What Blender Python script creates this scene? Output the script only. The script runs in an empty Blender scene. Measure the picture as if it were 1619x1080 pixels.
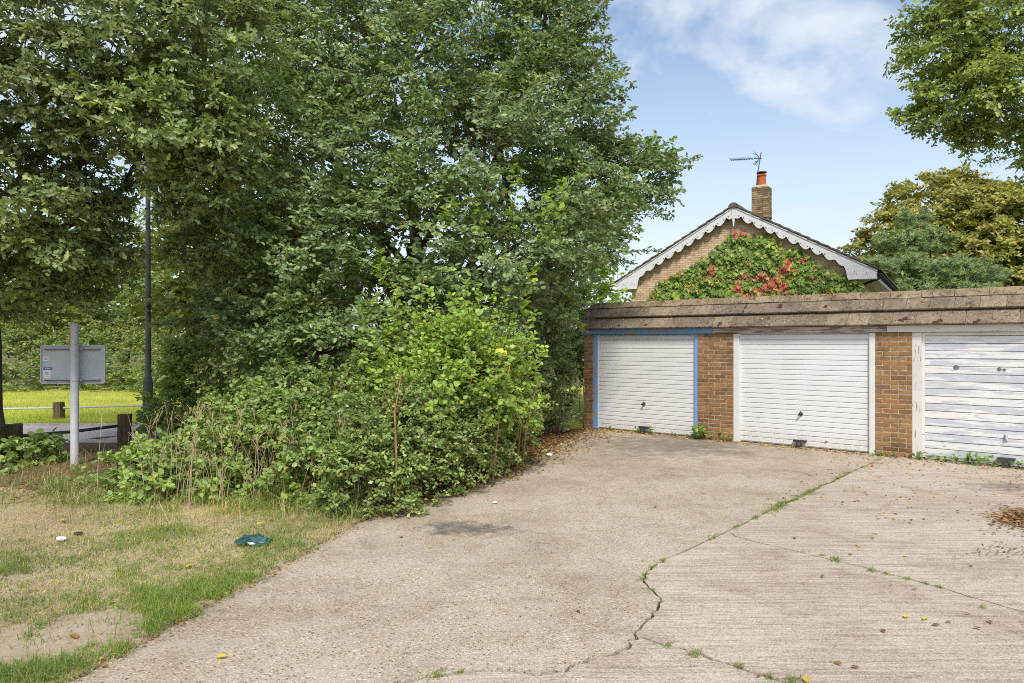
import bpy, bmesh, math, random
import numpy as np
from mathutils import Vector, Matrix

R = math.radians
RNG = np.random.default_rng(7)
random.seed(11)
scene = bpy.context.scene
C = scene.collection

# ------------------------------------------------------------------ camera, sky, sun, exposure
F, CX, CY, CAMZ = 1079.0, 809.5, 540.0, 1.85
cam = bpy.data.cameras.new('camera')
cam.sensor_width = 36.0
cam.lens = F / 1619.0 * 36.0
cam.clip_end = 3000.0
cam_ob = bpy.data.objects.new('camera', cam)
C.objects.link(cam_ob)
cam_ob.location = (0, 0, CAMZ)
cam_ob.rotation_euler = (R(90), 0, 0)
scene.camera = cam_ob

SUN_DIR = Vector((0.02, -0.66, 0.76)).normalized()      # towards the sun
SUN_EL = math.asin(SUN_DIR.z)
SUN_AZ = math.atan2(SUN_DIR.x, SUN_DIR.y)
world = bpy.data.worlds.new('World')
scene.world = world
world.use_nodes = True
wt = world.node_tree
wt.nodes.clear()
def wn(t, **k):
    n = wt.nodes.new(t)
    for a, v in k.items():
        setattr(n, a, v)
    return n
w_out = wn('ShaderNodeOutputWorld'); w_bg = wn('ShaderNodeBackground')
w_sky = wn('ShaderNodeTexSky', sky_type='NISHITA', sun_disc=False)
w_sky.sun_elevation = SUN_EL; w_sky.sun_rotation = SUN_AZ
w_sky.air_density = 1.0; w_sky.dust_density = 1.0; w_sky.ozone_density = 0.6
SKY_STRENGTH = 0.15
w_bg.inputs['Strength'].default_value = SKY_STRENGTH
w_geo = wn('ShaderNodeTexCoord')
w_sep = wn('ShaderNodeSeparateXYZ'); wt.links.new(w_geo.outputs['Generated'], w_sep.inputs[0])
# clouds: direction projected on a flat layer overhead, two noises
w_add = wn('ShaderNodeMath', operation='ADD'); w_add.inputs[1].default_value = 0.22
wt.links.new(w_sep.outputs['Z'], w_add.inputs[0])
w_max = wn('ShaderNodeMath', operation='MAXIMUM'); w_max.inputs[1].default_value = 0.05
wt.links.new(w_add.outputs[0], w_max.inputs[0])
w_div = wn('ShaderNodeVectorMath', operation='DIVIDE')
w_cmb = wn('ShaderNodeCombineXYZ')
for i in range(3):
    wt.links.new(w_max.outputs[0], w_cmb.inputs[i])
wt.links.new(w_geo.outputs['Generated'], w_div.inputs[0]); wt.links.new(w_cmb.outputs[0], w_div.inputs[1])
w_map = wn('ShaderNodeMapping'); w_map.inputs['Location'].default_value = (3.3, 1.7, 0.0)
w_map.inputs['Scale'].default_value = (1.0, 0.8, 0.35); w_map.inputs['Rotation'].default_value = (0, 0, 0.5)
wt.links.new(w_div.outputs[0], w_map.inputs[0])
w_n1 = wn('ShaderNodeTexNoise'); w_n1.inputs['Scale'].default_value = 2.6; w_n1.inputs['Detail'].default_value = 7
w_n1.inputs['Roughness'].default_value = 0.58; w_n1.inputs['Distortion'].default_value = 0.6
wt.links.new(w_map.outputs[0], w_n1.inputs['Vector'])
w_rmp = wn('ShaderNodeMapRange'); w_rmp.inputs['From Min'].default_value = 0.40; w_rmp.inputs['From Max'].default_value = 0.68
w_rmp.inputs['To Min'].default_value = 0.05; w_rmp.inputs['To Max'].default_value = 0.92
w_rmp.interpolation_type = 'SMOOTHSTEP'
wt.links.new(w_n1.outputs['Fac'], w_rmp.inputs['Value'])
# thin veil towards the horizon all the way round
w_veil = wn('ShaderNodeMapRange'); w_veil.inputs['From Min'].default_value = 0.0; w_veil.inputs['From Max'].default_value = 0.46
w_veil.inputs['To Min'].default_value = 0.86; w_veil.inputs['To Max'].default_value = 0.0
wt.links.new(w_sep.outputs['Z'], w_veil.inputs['Value'])
w_mx = wn('ShaderNodeMath', operation='MAXIMUM')
wt.links.new(w_rmp.outputs[0], w_mx.inputs[0]); wt.links.new(w_veil.outputs[0], w_mx.inputs[1])
w_mix = wn('ShaderNodeMix', data_type='RGBA')
CLOUD = 0.70
w_mix.inputs[7].default_value = (CLOUD*0.91/SKY_STRENGTH, CLOUD*0.98/SKY_STRENGTH, CLOUD*1.07/SKY_STRENGTH, 1)
wt.links.new(w_mx.outputs[0], w_mix.inputs[0]); wt.links.new(w_sky.outputs[0], w_mix.inputs[6])
wt.links.new(w_mix.outputs[2], w_bg.inputs['Color'])
wt.links.new(w_bg.outputs[0], w_out.inputs['Surface'])

sun = bpy.data.lights.new('sun', 'SUN')
sun.energy = 2.8; sun.angle = R(11); sun.color = (1.0, 0.95, 0.87)
sun_ob = bpy.data.objects.new('sun', sun)
C.objects.link(sun_ob)
sun_ob.rotation_euler = SUN_DIR.to_track_quat('Z', 'Y').to_euler()
sun_ob.location = (-10, -12, 20)
vs = scene.view_settings
vs.view_transform = 'Standard'; vs.look = 'None'; vs.gamma = 1.0; vs.use_curve_mapping = False
vs.exposure = 0.40
scene.cycles.filter_width = 1.0
scene.cycles.use_denoising = False

# ------------------------------------------------------------------ helpers
def at(px, py, Z):
    """a point seen at photo pixel px,py standing Z metres in front of the camera"""
    return np.array(((px - CX) / F * Z, Z, CAMZ + (CY - py) / F * Z))
def gnd(px, py):
    Z = CAMZ * F / (py - CY)
    return ((px - CX) / F * Z, Z)

def link(o, parent=None):
    C.objects.link(o)
    if parent is not None:
        o.parent = parent
    return o
def thing(name, label, cat, loc=(0, 0, 0), rotz=0.0, group=None):
    o = bpy.data.objects.new(name, None)
    o.empty_display_size = 0.2
    C.objects.link(o)
    o.location = loc; o.rotation_euler = (0, 0, rotz)
    return tag(o, label, cat, group)
def tag(o, label=None, cat=None, group=None, kind=None):
    if label: o['label'] = label
    if cat: o['category'] = cat
    if group: o['group'] = group
    if kind: o['kind'] = kind
    return o
def ob(name, mesh, parent=None, loc=None, rot=None, kind=None):
    o = bpy.data.objects.new(name, mesh)
    link(o, parent)
    if loc is not None: o.location = loc
    if rot is not None: o.rotation_euler = rot
    if kind: o['kind'] = kind
    return o

class MB:
    """collects shapes, then makes ONE mesh"""
    def __init__(s):
        s.v = []; s.f = []; s.m = []; s.sm = []
    def add(s, vs_, fs, mi=0, smooth=False):
        b = len(s.v)
        s.v.extend([tuple(map(float, p)) for p in vs_])
        for f in fs:
            s.f.append(tuple(b + i for i in f)); s.m.append(mi); s.sm.append(smooth)
    def box(s, x0, x1, y0, y1, z0, z1, mi=0):
        v = [(x, y, z) for z in (z0, z1) for y in (y0, y1) for x in (x0, x1)]
        s.add(v, [(0, 2, 3, 1), (4, 5, 7, 6), (0, 1, 5, 4), (2, 6, 7, 3), (0, 4, 6, 2), (1, 3, 7, 5)], mi)
    def tube(s, pts, radii, n=8, mi=0, cap=True, smooth=True, wob=0.0):
        pts = [Vector(tuple(map(float, p))) for p in pts]
        rings = []
        ref = Vector((0.31, 0.17, 0.93))
        for i, p in enumerate(pts):
            d = (pts[min(i + 1, len(pts) - 1)] - pts[max(i - 1, 0)]).normalized()
            a = d.cross(ref)
            if a.length < 0.05: a = d.cross(Vector((1, 0, 0)))
            a.normalize(); b = d.cross(a)
            ring = []
            for k in range(n):
                t = 2 * math.pi * k / n
                r = radii[i] * (1 + (random.uniform(-wob, wob) if wob else 0))
                ring.append(p + (a * math.cos(t) + b * math.sin(t)) * r)
            rings.append(ring)
        vv = [q for r_ in rings for q in r_]
        fs = []
        for i in range(len(pts) - 1):
            for k in range(n):
                k2 = (k + 1) % n
                fs.append((i * n + k, i * n + k2, (i + 1) * n + k2, (i + 1) * n + k))
        s.add(vv, fs, mi, smooth)
        if cap:
            b = len(s.v) - len(vv)
            s.f.append(tuple(b + k for k in reversed(range(n)))); s.m.append(mi); s.sm.append(False)
            s.f.append(tuple(b + (len(pts) - 1) * n + k for k in range(n))); s.m.append(mi); s.sm.append(False)
    def lathe(s, prof, n=16, mi=0, cx=0, cy=0):
        vv = []
        for (r_, z) in prof:
            for k in range(n):
                t = 2 * math.pi * k / n
                vv.append((cx + r_ * math.cos(t), cy + r_ * math.sin(t), z))
        fs = []
        for i in range(len(prof) - 1):
            for k in range(n):
                k2 = (k + 1) % n
                fs.append((i * n + k, i * n + k2, (i + 1) * n + k2, (i + 1) * n + k))
        fs.append(tuple(reversed(range(n)))); fs.append(tuple((len(prof) - 1) * n + k for k in range(n)))
        s.add(vv, fs, mi, False)
    def mesh(s, name, mats, bevel=0.0, seg=1):
        me = bpy.data.meshes.new(name)
        me.from_pydata(s.v, [], s.f)
        me.polygons.foreach_set('material_index', s.m)
        me.polygons.foreach_set('use_smooth', s.sm)
        if not isinstance(mats, (list, tuple)): mats = [mats]
        for m in mats: me.materials.append(m)
        bm = bmesh.new(); bm.from_mesh(me)
        bmesh.ops.recalc_face_normals(bm, faces=bm.faces)
        if bevel > 0:
            bmesh.ops.bevel(bm, geom=[e for e in bm.edges if len(e.link_faces) == 2 and e.calc_face_angle(0) > 0.6],
                            offset=bevel, segments=seg, affect='EDGES', profile=0.5)
        bm.to_mesh(me); bm.free()
        me.update()
        return me
    def build(s, name, mats, parent=None, loc=None, rot=None, bevel=0.0, kind=None, seg=1):
        return ob(name, s.mesh(name, mats, bevel, seg), parent, loc, rot, kind)

def np_mesh(name, parts, mats):
    """parts: list of (verts Nx3, faces MxK, material index, tint per face or None)"""
    V = []; loops = []; starts = []; totals = []; mi = []; tint = []
    vb = 0; lb = 0
    for (v, f, m, t) in parts:
        if len(f) == 0: continue
        n, k = f.shape
        V.append(v); loops.append((f + vb).ravel())
        starts.append(lb + np.arange(n) * k); totals.append(np.full(n, k)); mi.append(np.full(n, m))
        tint.append(np.full(n, 0.5) if t is None else t)
        vb += len(v); lb += n * k
    V = np.concatenate(V).astype(np.float32); loops = np.concatenate(loops).astype(np.int32)
    starts = np.concatenate(starts).astype(np.int32); totals = np.concatenate(totals).astype(np.int32)
    mi = np.concatenate(mi).astype(np.int32); tint = np.concatenate(tint).astype(np.float32)
    me = bpy.data.meshes.new(name)
    me.vertices.add(len(V)); me.vertices.foreach_set('co', V.ravel())
    me.loops.add(len(loops)); me.loops.foreach_set('vertex_index', loops)
    me.polygons.add(len(starts)); me.polygons.foreach_set('loop_start', starts)
    try: me.polygons.foreach_set('loop_total', totals)
    except Exception: pass
    me.polygons.foreach_set('material_index', mi)
    a = me.attributes.new('tint', 'FLOAT', 'FACE'); a.data.foreach_set('value', tint)
    for m in mats: me.materials.append(m)
    me.update(calc_edges=True)
    return me

# ------------------------------------------------------------------ materials
MATS = {}
class NT:
    def __init__(s, name):
        s.m = bpy.data.materials.new(name); s.m.use_nodes = True
        s.t = s.m.node_tree; s.t.nodes.clear()
        s.out = s.n('ShaderNodeOutputMaterial'); s.p = s.n('ShaderNodeBsdfPrincipled')
        s.l(s.p.outputs[0], s.out.inputs[0])
        MATS[name] = s.m
    def n(s, t, **k):
        n = s.t.nodes.new(t)
        for a, v in k.items(): setattr(n, a, v)
        return n
    def l(s, a, b): s.t.links.new(a, b)
    def set(s, rough=0.8, spec=0.3, metal=0.0):
        s.p.inputs['Roughness'].default_value = rough
        s.p.inputs['Specular IOR Level'].default_value = spec
        s.p.inputs['Metallic'].default_value = metal
    def coord(s, kind='Object', scale=(1, 1, 1), rot=(0, 0, 0), loc=(0, 0, 0)):
        if kind == 'World':
            o = s.n('ShaderNodeNewGeometry').outputs['Position']
        else:
            o = s.n('ShaderNodeTexCoord').outputs[kind]
        mp = s.n('ShaderNodeMapping')
        mp.inputs['Scale'].default_value = scale; mp.inputs['Rotation'].default_value = rot; mp.inputs['Location'].default_value = loc
        s.l(o, mp.inputs[0])
        return mp.outputs[0]
    def noise(s, vec, scale=5.0, detail=4.0, rough=0.55, dist=0.0, out='Fac'):
        n = s.n('ShaderNodeTexNoise')
        n.inputs['Scale'].default_value = scale; n.inputs['Detail'].default_value = detail
        n.inputs['Roughness'].default_value = rough; n.inputs['Distortion'].default_value = dist
        if vec is not None: s.l(vec, n.inputs['Vector'])
        return n.outputs[out]
    def voro(s, vec, scale=5.0, out='Distance', feature='F1', rand=1.0):
        n = s.n('ShaderNodeTexVoronoi', feature=feature)
        n.inputs['Scale'].default_value = scale; n.inputs['Randomness'].default_value = rand
        if vec is not None: s.l(vec, n.inputs['Vector'])
        return n.outputs[out]
    def ramp(s, fac, stops, interp='LINEAR'):
        r = s.n('ShaderNodeValToRGB'); r.color_ramp.interpolation = interp
        e = r.color_ramp.elements
        while len(e) > 1: e.remove(e[-1])
        e[0].position = stops[0][0]; e[0].color = (*stops[0][1], 1) if len(stops[0][1]) == 3 else stops[0][1]
        for p, c in stops[1:]:
            q = e.new(p); q.color = (*c, 1) if len(c) == 3 else c
        s.l(fac, r.inputs[0])
        return r.outputs[0]
    def rng(s, v, a, b, c=0.0, d=1.0, smooth=True):
        r = s.n('ShaderNodeMapRange')
        if smooth: r.interpolation_type = 'SMOOTHSTEP'
        for nme, x in (('From Min', a), ('From Max', b), ('To Min', c), ('To Max', d)): r.inputs[nme].default_value = x
        s.l(v, r.inputs['Value'])
        return r.outputs[0]
    def mix(s, fac, a, b, blend='MIX'):
        m = s.n('ShaderNodeMix', data_type='RGBA', blend_type=blend)
        for sock, x in ((0, fac), (6, a), (7, b)):
            if hasattr(x, 'links') or hasattr(x, 'is_linked'): s.l(x, m.inputs[sock])
            elif isinstance(x, (int, float)): m.inputs[sock].default_value = x
            else: m.inputs[sock].default_value = (*x, 1)
        return m.outputs[2]
    def math(s, op, a, b=0.0):
        m = s.n('ShaderNodeMath', operation=op)
        for i, x in enumerate((a, b)):
            if hasattr(x, 'is_linked'): s.l(x, m.inputs[i])
            else: m.inputs[i].default_value = x
        return m.outputs[0]
    def color(s, c):
        if hasattr(c, 'is_linked'): s.l(c, s.p.inputs['Base Color'])
        else: s.p.inputs['Base Color'].default_value = (*c, 1)
    def bump(s, h, strength=0.3, dist=0.01):
        b = s.n('ShaderNodeBump'); b.inputs['Strength'].default_value = strength; b.inputs['Distance'].default_value = dist
        s.l(h, b.inputs['Height']); s.l(b.outputs[0], s.p.inputs['Normal'])
    def objrand(s): return s.n('ShaderNodeObjectInfo').outputs['Random']

def leaf_mat(name, stops, rough=0.42, spec=0.45, trans=0.28, scale=0.5, gain=1.75):
    t = NT(name); t.set(rough, spec)
    a = t.n('ShaderNodeAttribute', attribute_name='tint')
    col = t.ramp(a.outputs['Fac'], [(p_, tuple(min(.75, x_ * gain) for x_ in c_)) for p_, c_ in stops])
    nz = t.noise(t.coord('World'), scale, 2.0)
    col = t.mix(t.rng(nz, 0.35, 0.7), col, t.mix(1.0, col, (1.18, 1.22, 0.95), 'MULTIPLY'))
    t.color(col)
    tr = t.n('ShaderNodeBsdfTranslucent')
    t.l(t.mix(1.0, col, (1.7, 1.6, 0.8), 'MULTIPLY'), tr.inputs[0])
    ms = t.n('ShaderNodeMixShader'); ms.inputs[0].default_value = trans
    t.l(t.p.outputs[0], ms.inputs[1]); t.l(tr.outputs[0], ms.inputs[2]); t.l(ms.outputs[0], t.out.inputs[0])
    return t.m

def plain(name, col, rough=0.6, spec=0.4, metal=0.0, var=0.12, nscale=8.0, bump=0.0):
    t = NT(name); t.set(rough, spec, metal)
    nz = t.noise(t.coord('Object'), nscale, 5.0)
    t.color(t.mix(t.rng(nz, 0.3, 0.7), tuple(c * (1 - var) for c in col), tuple(min(1, c * (1 + var)) for c in col)))
    if bump: t.bump(nz, bump, 0.01)
    return t.m

# foliage
M_HORN = leaf_mat('leaf_hornbeam', [(0.0, (0.056, 0.080, 0.036)), (0.45, (0.108, 0.148, 0.066)), (0.85, (0.175, 0.225, 0.10)), (0.965, (0.23, 0.275, 0.10)), (0.978, (0.34, 0.27, 0.05)), (1.0, (0.30, 0.19, 0.06))], rough=0.40, spec=0.5)
M_OAK = leaf_mat('leaf_oak', [(0.0, (0.060, 0.080, 0.034)), (0.5, (0.115, 0.150, 0.060)), (0.9, (0.19, 0.23, 0.088)), (0.985, (0.26, 0.30, 0.08)), (0.992, (0.38, 0.15, 0.05)), (1.0, (0.32, 0.16, 0.06))], rough=0.42)
M_OAK2 = leaf_mat('leaf_oak_light', [(0.0, (0.085, 0.115, 0.03)), (0.5, (0.15, 0.19, 0.05)), (0.9, (0.235, 0.275, 0.075)), (1.0, (0.31, 0.33, 0.10))], rough=0.45, gain=1.75)
M_MAPLE = leaf_mat('leaf_maple', [(0.0, (0.055, 0.075, 0.022)), (0.5, (0.09, 0.115, 0.03)), (0.9, (0.16, 0.175, 0.035)), (1.0, (0.28, 0.26, 0.04))], rough=0.5, trans=0.4)
M_BRAM = leaf_mat('leaf_bramble', [(0.0, (0.085, 0.13, 0.04)), (0.5, (0.145, 0.205, 0.06)), (0.88, (0.225, 0.29, 0.075)), (0.955, (0.30, 0.35, 0.07)), (0.97, (0.48, 0.40, 0.04)), (1.0, (0.5, 0.28, 0.03))], rough=0.5, trans=0.32, gain=1.65)
M_PRIV = leaf_mat('leaf_privet', [(0.0, (0.07, 0.105, 0.038)), (0.5, (0.125, 0.17, 0.055)), (0.9, (0.205, 0.25, 0.075)), (0.97, (0.29, 0.31, 0.08)), (1.0, (0.38, 0.22, 0.06))], rough=0.38, spec=0.5, gain=1.85)
M_SHOOT = leaf_mat('leaf_young_elm', [(0.0, (0.12, 0.18, 0.045)), (0.5, (0.19, 0.27, 0.06)), (0.9, (0.29, 0.36, 0.075)), (0.97, (0.40, 0.41, 0.06)), (1.0, (0.50, 0.36, 0.04))], rough=0.45, trans=0.36, gain=1.6)
M_FARHEDGE = leaf_mat('leaf_far_bramble', [(0.0, (0.085, 0.12, 0.04)), (0.5, (0.16, 0.21, 0.07)), (0.9, (0.25, 0.29, 0.10)), (1.0, (0.33, 0.27, 0.10))], rough=0.5, gain=1.35)
M_FARTREE = leaf_mat('leaf_far_tree', [(0.0, (0.10, 0.14, 0.025)), (0.5, (0.17, 0.21, 0.035)), (0.9, (0.26, 0.27, 0.05)), (1.0, (0.34, 0.28, 0.06))], rough=0.5, trans=0.35, gain=1.0)
M_CHEST = leaf_mat('leaf_chestnut', [(0.0, (0.09, 0.10, 0.03)), (0.4, (0.16, 0.165, 0.048)), (0.8, (0.235, 0.22, 0.068)), (0.94, (0.28, 0.225, 0.08)), (1.0, (0.30, 0.19, 0.08))], rough=0.55, scale=0.25, gain=1.85)
M_PINE = leaf_mat('needle_pine', [(0.0, (0.08, 0.115, 0.05)), (0.5, (0.14, 0.185, 0.08)), (1.0, (0.22, 0.27, 0.12))], rough=0.5, trans=0.1)
M_CREEP = leaf_mat('leaf_creeper', [(0.0, (0.06, 0.115, 0.02)), (0.30, (0.13, 0.205, 0.035)), (0.55, (0.27, 0.34, 0.055)), (0.66, (0.40, 0.38, 0.08)), (0.76, (0.42, 0.15, 0.09)), (1.0, (0.40, 0.05, 0.06))], rough=0.5, gain=1.3)
M_GRASS = leaf_mat('grass_blade', [(0.0, (0.085, 0.15, 0.025)), (0.3, (0.15, 0.23, 0.045)), (0.5, (0.25, 0.29, 0.08)), (0.7, (0.44, 0.37, 0.20)), (1.0, (0.62, 0.52, 0.34))], rough=0.6, spec=0.25, trans=0.3, gain=1.1)
M_FIELDG = leaf_mat('field_grass_blade', [(0.0, (0.22, 0.30, 0.035)), (0.5, (0.36, 0.40, 0.055)), (0.9, (0.48, 0.45, 0.10)), (1.0, (0.52, 0.43, 0.14))], rough=0.6, spec=0.25, trans=0.35, gain=1.3)
M_FALL = leaf_mat('fallen_leaf', [(0.0, (0.12, 0.065, 0.03)), (0.4, (0.24, 0.12, 0.045)), (0.62, (0.33, 0.19, 0.07)), (0.72, (0.50, 0.33, 0.05)), (1.0, (0.62, 0.46, 0.08))], rough=0.6, spec=0.25, trans=0.1, gain=1.0)
M_WEED = leaf_mat('leaf_weed', [(0.0, (0.08, 0.16, 0.03)), (0.6, (0.15, 0.26, 0.05)), (1.0, (0.28, 0.34, 0.06))], rough=0.5, gain=1.1)

def bark(name, a, b):
    t = NT(name); t.set(0.9, 0.2)
    v = t.coord('Object', (6, 6, 1.3))
    n = t.noise(v, 4.0, 6.0, 0.65)
    t.color(t.mix(t.rng(n, 0.3, 0.7), a, b)); t.bump(n, 0.8, 0.02)
    return t.m
M_BARK = bark('bark', (0.05, 0.04, 0.03), (0.15, 0.12, 0.09))
M_TWIG = plain('twig', (0.13, 0.09, 0.055), 0.8, 0.2, var=0.3)
M_REDTWIG = plain('red_twig', (0.32, 0.17, 0.08), 0.7, 0.3, var=0.3)
M_STALK = plain('dry_stalk', (0.52, 0.40, 0.24), 0.8, 0.2, var=0.25)

# brick
def brick_mat(name, stops, worn=(0.12, 0.085, 0.06), amt=0.55):
    t = NT(name); t.set(0.9, 0.2)
    base = t.ramp(t.objrand(), stops)
    w = t.coord('World')
    n1 = t.noise(w, 9.0, 5.0, 0.6); n2 = t.noise(w, 70.0, 4.0, 0.65)
    c = t.mix(t.rng(n2, 0.3, 0.75, 0.0, 0.45), base, t.mix(1.0, base, (1.5, 1.4, 1.25), 'MULTIPLY'))
    c = t.mix(t.rng(n1, 0.5, 0.72, 0.0, amt), c, worn)
    n3 = t.noise(w, 4.0, 5.0, 0.7, 0.4)
    c = t.mix(t.rng(n3, 0.50, 0.66, 0.0, amt), c, t.mix(1.0, c, (0.45, 0.42, 0.38), 'MULTIPLY'))
    t.color(c); t.bump(n2, 0.6, 0.006)
    return t.m
M_BRICK = brick_mat('brick_orange_brown', [(0.0, (0.18, 0.10, 0.052)), (0.15, (0.24, 0.135, 0.062)), (0.45, (0.30, 0.165, 0.072)), (0.62, (0.32, 0.155, 0.066)), (0.8, (0.34, 0.205, 0.09)), (0.92, (0.27, 0.17, 0.08)), (1.0, (0.20, 0.12, 0.065))])
M_BUFF = brick_mat('brick_buff', [(0.0, (0.46, 0.32, 0.20)), (0.35, (0.58, 0.42, 0.27)), (0.7, (0.66, 0.51, 0.35)), (1.0, (0.55, 0.38, 0.28))], worn=(0.40, 0.28, 0.18), amt=0.3)
def buff_stuff():
    t = NT('brick_buff_field'); t.set(0.9, 0.2)
    a = t.n('ShaderNodeAttribute', attribute_name='tint')
    t.color(t.ramp(a.outputs['Fac'], [(0.0, (0.46, 0.32, 0.20)), (0.35, (0.58, 0.42, 0.27)), (0.7, (0.66, 0.51, 0.35)), (1.0, (0.55, 0.38, 0.28))]))
    return t.m
M_BUFF2 = buff_stuff()
M_CHIMB = brick_mat('brick_chimney', [(0.0, (0.16, 0.12, 0.08)), (0.5, (0.30, 0.22, 0.13)), (1.0, (0.40, 0.29, 0.16))], worn=(0.09, 0.08, 0.065), amt=0.8)
M_MORTAR = plain('mortar', (0.37, 0.295, 0.21), 0.95, 0.1, var=0.4, nscale=14, bump=0.4)
M_MORTARB = plain('mortar_buff', (0.46, 0.38, 0.29), 0.95, 0.1, var=0.2, nscale=20)

# roof tiles with lichen
def tile_mat(name, a, b, lich=True, dark=0.5):
    t = NT(name); t.set(0.92, 0.2)
    base = t.ramp(t.objrand(), [(0, a), (1, b)])
    w = t.coord('World')
    n1 = t.noise(w, 3.0, 6.0, 0.65); n2 = t.noise(w, 45.0, 5.0, 0.7); n3 = t.noise(w, 22.0, 6.0, 0.7, 0.4)
    c = t.mix(t.rng(n1, 0.42, 0.68, 0.0, dark), base, tuple(x * 0.42 for x in a))
    c = t.mix(t.rng(n2, 0.42, 0.62, 0.0, 0.7), c, t.mix(1.0, c, (1.7, 1.65, 1.55), 'MULTIPLY'))
    if lich:
        c = t.mix(t.rng(n3, 0.60, 0.66, 0.0, 0.75), c, (0.56, 0.53, 0.47))
        n4 = t.noise(w, 16.0, 7.0, 0.75, 0.6)
        c = t.mix(t.rng(n4, 0.545, 0.60, 0.0, 0.85), c, (0.07, 0.05, 0.04))
        n5 = t.noise(t.coord('World', loc=(5, 3, 1)), 9.0, 5.0, 0.7, 0.3)
        c = t.mix(t.rng(n5, 0.62, 0.68, 0.0, 0.6), c, (0.36, 0.26, 0.10))
    t.color(c); t.bump(n2, 0.7, 0.008)
    return t.m
M_TILE = tile_mat('roof_tile_grey', (0.165, 0.13, 0.095), (0.265, 0.21, 0.15))
M_RIDGE = tile_mat('ridge_tile', (0.215, 0.165, 0.105), (0.31, 0.245, 0.16), dark=0.8)
M_HTILE = tile_mat('house_roof_tile', (0.10, 0.082, 0.07), (0.15, 0.12, 0.10), lich=False)
M_MOSS = plain('moss', (0.085, 0.055, 0.038), 1.0, 0.1, var=0.4, nscale=30, bump=0.8)

# paint
def paint(name, col, under, lo, hi, rough=0.5, stretch=(1, 1, 1), scale=4.0, grime=0.25, spec=0.35):
    t = NT(name); t.set(rough, spec)
    v = t.coord('World', stretch)
    n = t.noise(v, scale, 8.0, 0.65, 0.3); n2 = t.noise(t.coord('World'), 2.2, 5.0, 0.6)
    c = t.mix(t.rng(n2, 0.4, 0.75, 0.0, grime), col, tuple(x * 0.62 for x in col))
    f = t.rng(n, lo, hi)
    c = t.mix(f, c, under)
    t.color(c); t.bump(f, -0.5, 0.004)
    return t.m
def steel_paint():
    t = NT('white_steel_door'); t.set(0.4, 0.45)
    w = t.coord('World')
    n = t.noise(w, 7.0, 8.0, 0.65, 0.3); n2 = t.noise(w, 1.7, 6.0, 0.65, 0.4); st = t.noise(t.coord('World', (9, 9, 0.8)), 3.0, 6.0, 0.7); sp = t.noise(w, 38.0, 6.0, 0.7)
    c = t.mix(t.rng(n2, 0.45, 0.75, 0, 0.20), (0.72, 0.72, 0.72), (0.56, 0.55, 0.53))
    c = t.mix(t.rng(st, 0.55, 0.78, 0, 0.15), c, (0.48, 0.46, 0.43))
    sx = t.n('ShaderNodeSeparateXYZ'); t.l(w, sx.inputs[0])
    splash = t.math('MULTIPLY', t.rng(sx.outputs['Z'], 0.02, 0.40, 1.0, 0.0), t.rng(sp, 0.46, 0.66))
    c = t.mix(t.math('MULTIPLY', splash, 0.62), c, (0.34, 0.25, 0.16))
    c = t.mix(t.rng(n, 0.74, 0.78, 0, 0.8), c, (0.36, 0.22, 0.12))
    t.color(c); t.bump(n2, 0.12, 0.02)
    return t.m
M_DOORTRIM = paint('white_door_trim', (0.66, 0.655, 0.64), (0.36, 0.22, 0.12), 0.74, 0.79, 0.38, (1, 1, 1), 7.0, 0.10, 0.5)
M_DOORW = steel_paint()
M_DOORB = plain('door_backing', (0.60, 0.60, 0.60), 0.5, 0.4, var=0.05)
def old_paint():
    t = NT('peeling_white_paint'); t.set(0.62, 0.3)
    v = t.coord('World', (0.9, 0.9, 9.0)); w = t.coord('World', (1.6, 1.6, 9.0), loc=(3, 1, 2))
    n = t.noise(v, 1.6, 8.0, 0.62, 0.5); n2 = t.noise(w, 3.5, 8.0, 0.66, 0.6); n3 = t.noise(t.coord('Object', (3, 3, 8)), 6, 6, 0.7)
    rnd = t.objrand()
    off = t.math('MULTIPLY', rnd, 0.10)
    c = t.mix(t.rng(t.math('ADD', n, off), 0.535, 0.555), (0.73, 0.72, 0.705), (0.51, 0.525, 0.565))
    c = t.mix(t.rng(n2, 0.57, 0.59, 0, 0.8), c, (0.64, 0.64, 0.655))
    c = t.mix(t.rng(n3, 0.68, 0.72, 0, 0.85), c, (0.22, 0.22, 0.24))
    t.color(c); t.bump(n2, 0.3, 0.004)
    return t.m
M_OLDW = old_paint()
M_BLUE = paint('blue_paint', (0.20, 0.37, 0.66), (0.30, 0.25, 0.21), 0.62, 0.67, 0.5, (1, 1, 3.0), 2.6, 0.2)
M_BLUE2 = paint('blue_paint_worn', (0.19, 0.37, 0.65), (0.36, 0.30, 0.25), 0.52, 0.575, 0.55, (1.6, 1.6, 9), 2.0, 0.2)
M_FASC = paint('bare_fascia', (0.58, 0.53, 0.48), (0.21, 0.16, 0.13), 0.42, 0.58, 0.8, (1.0, 1.0, 14), 2.5, 0.4)
M_FASCW = paint('white_fascia', (0.72, 0.69, 0.65), (0.30, 0.25, 0.21), 0.60, 0.66, 0.65, (1.4, 1.4, 9), 3.0, 0.3)
M_JAMB = paint('weathered_jamb', (0.68, 0.65, 0.61), (0.33, 0.25, 0.19), 0.57, 0.64, 0.75, (9, 9, 1.3), 2.2, 0.3)
M_UPVC = plain('white_upvc', (0.70, 0.70, 0.69), 0.35, 0.5, var=0.04)
M_BARGE = plain('bargeboard_white', (0.70, 0.70, 0.71), 0.45, 0.4, var=0.05)
M_BLACK = plain('black_plastic', (0.018, 0.018, 0.02), 0.4, 0.5, var=0.2)
M_DKMETAL = plain('dark_metal', (0.05, 0.05, 0.05), 0.5, 0.5, 0.3, var=0.2)
M_GREYM = plain('grey_spot', (0.17, 0.17, 0.17), 0.6, 0.4, var=0.3)
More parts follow.
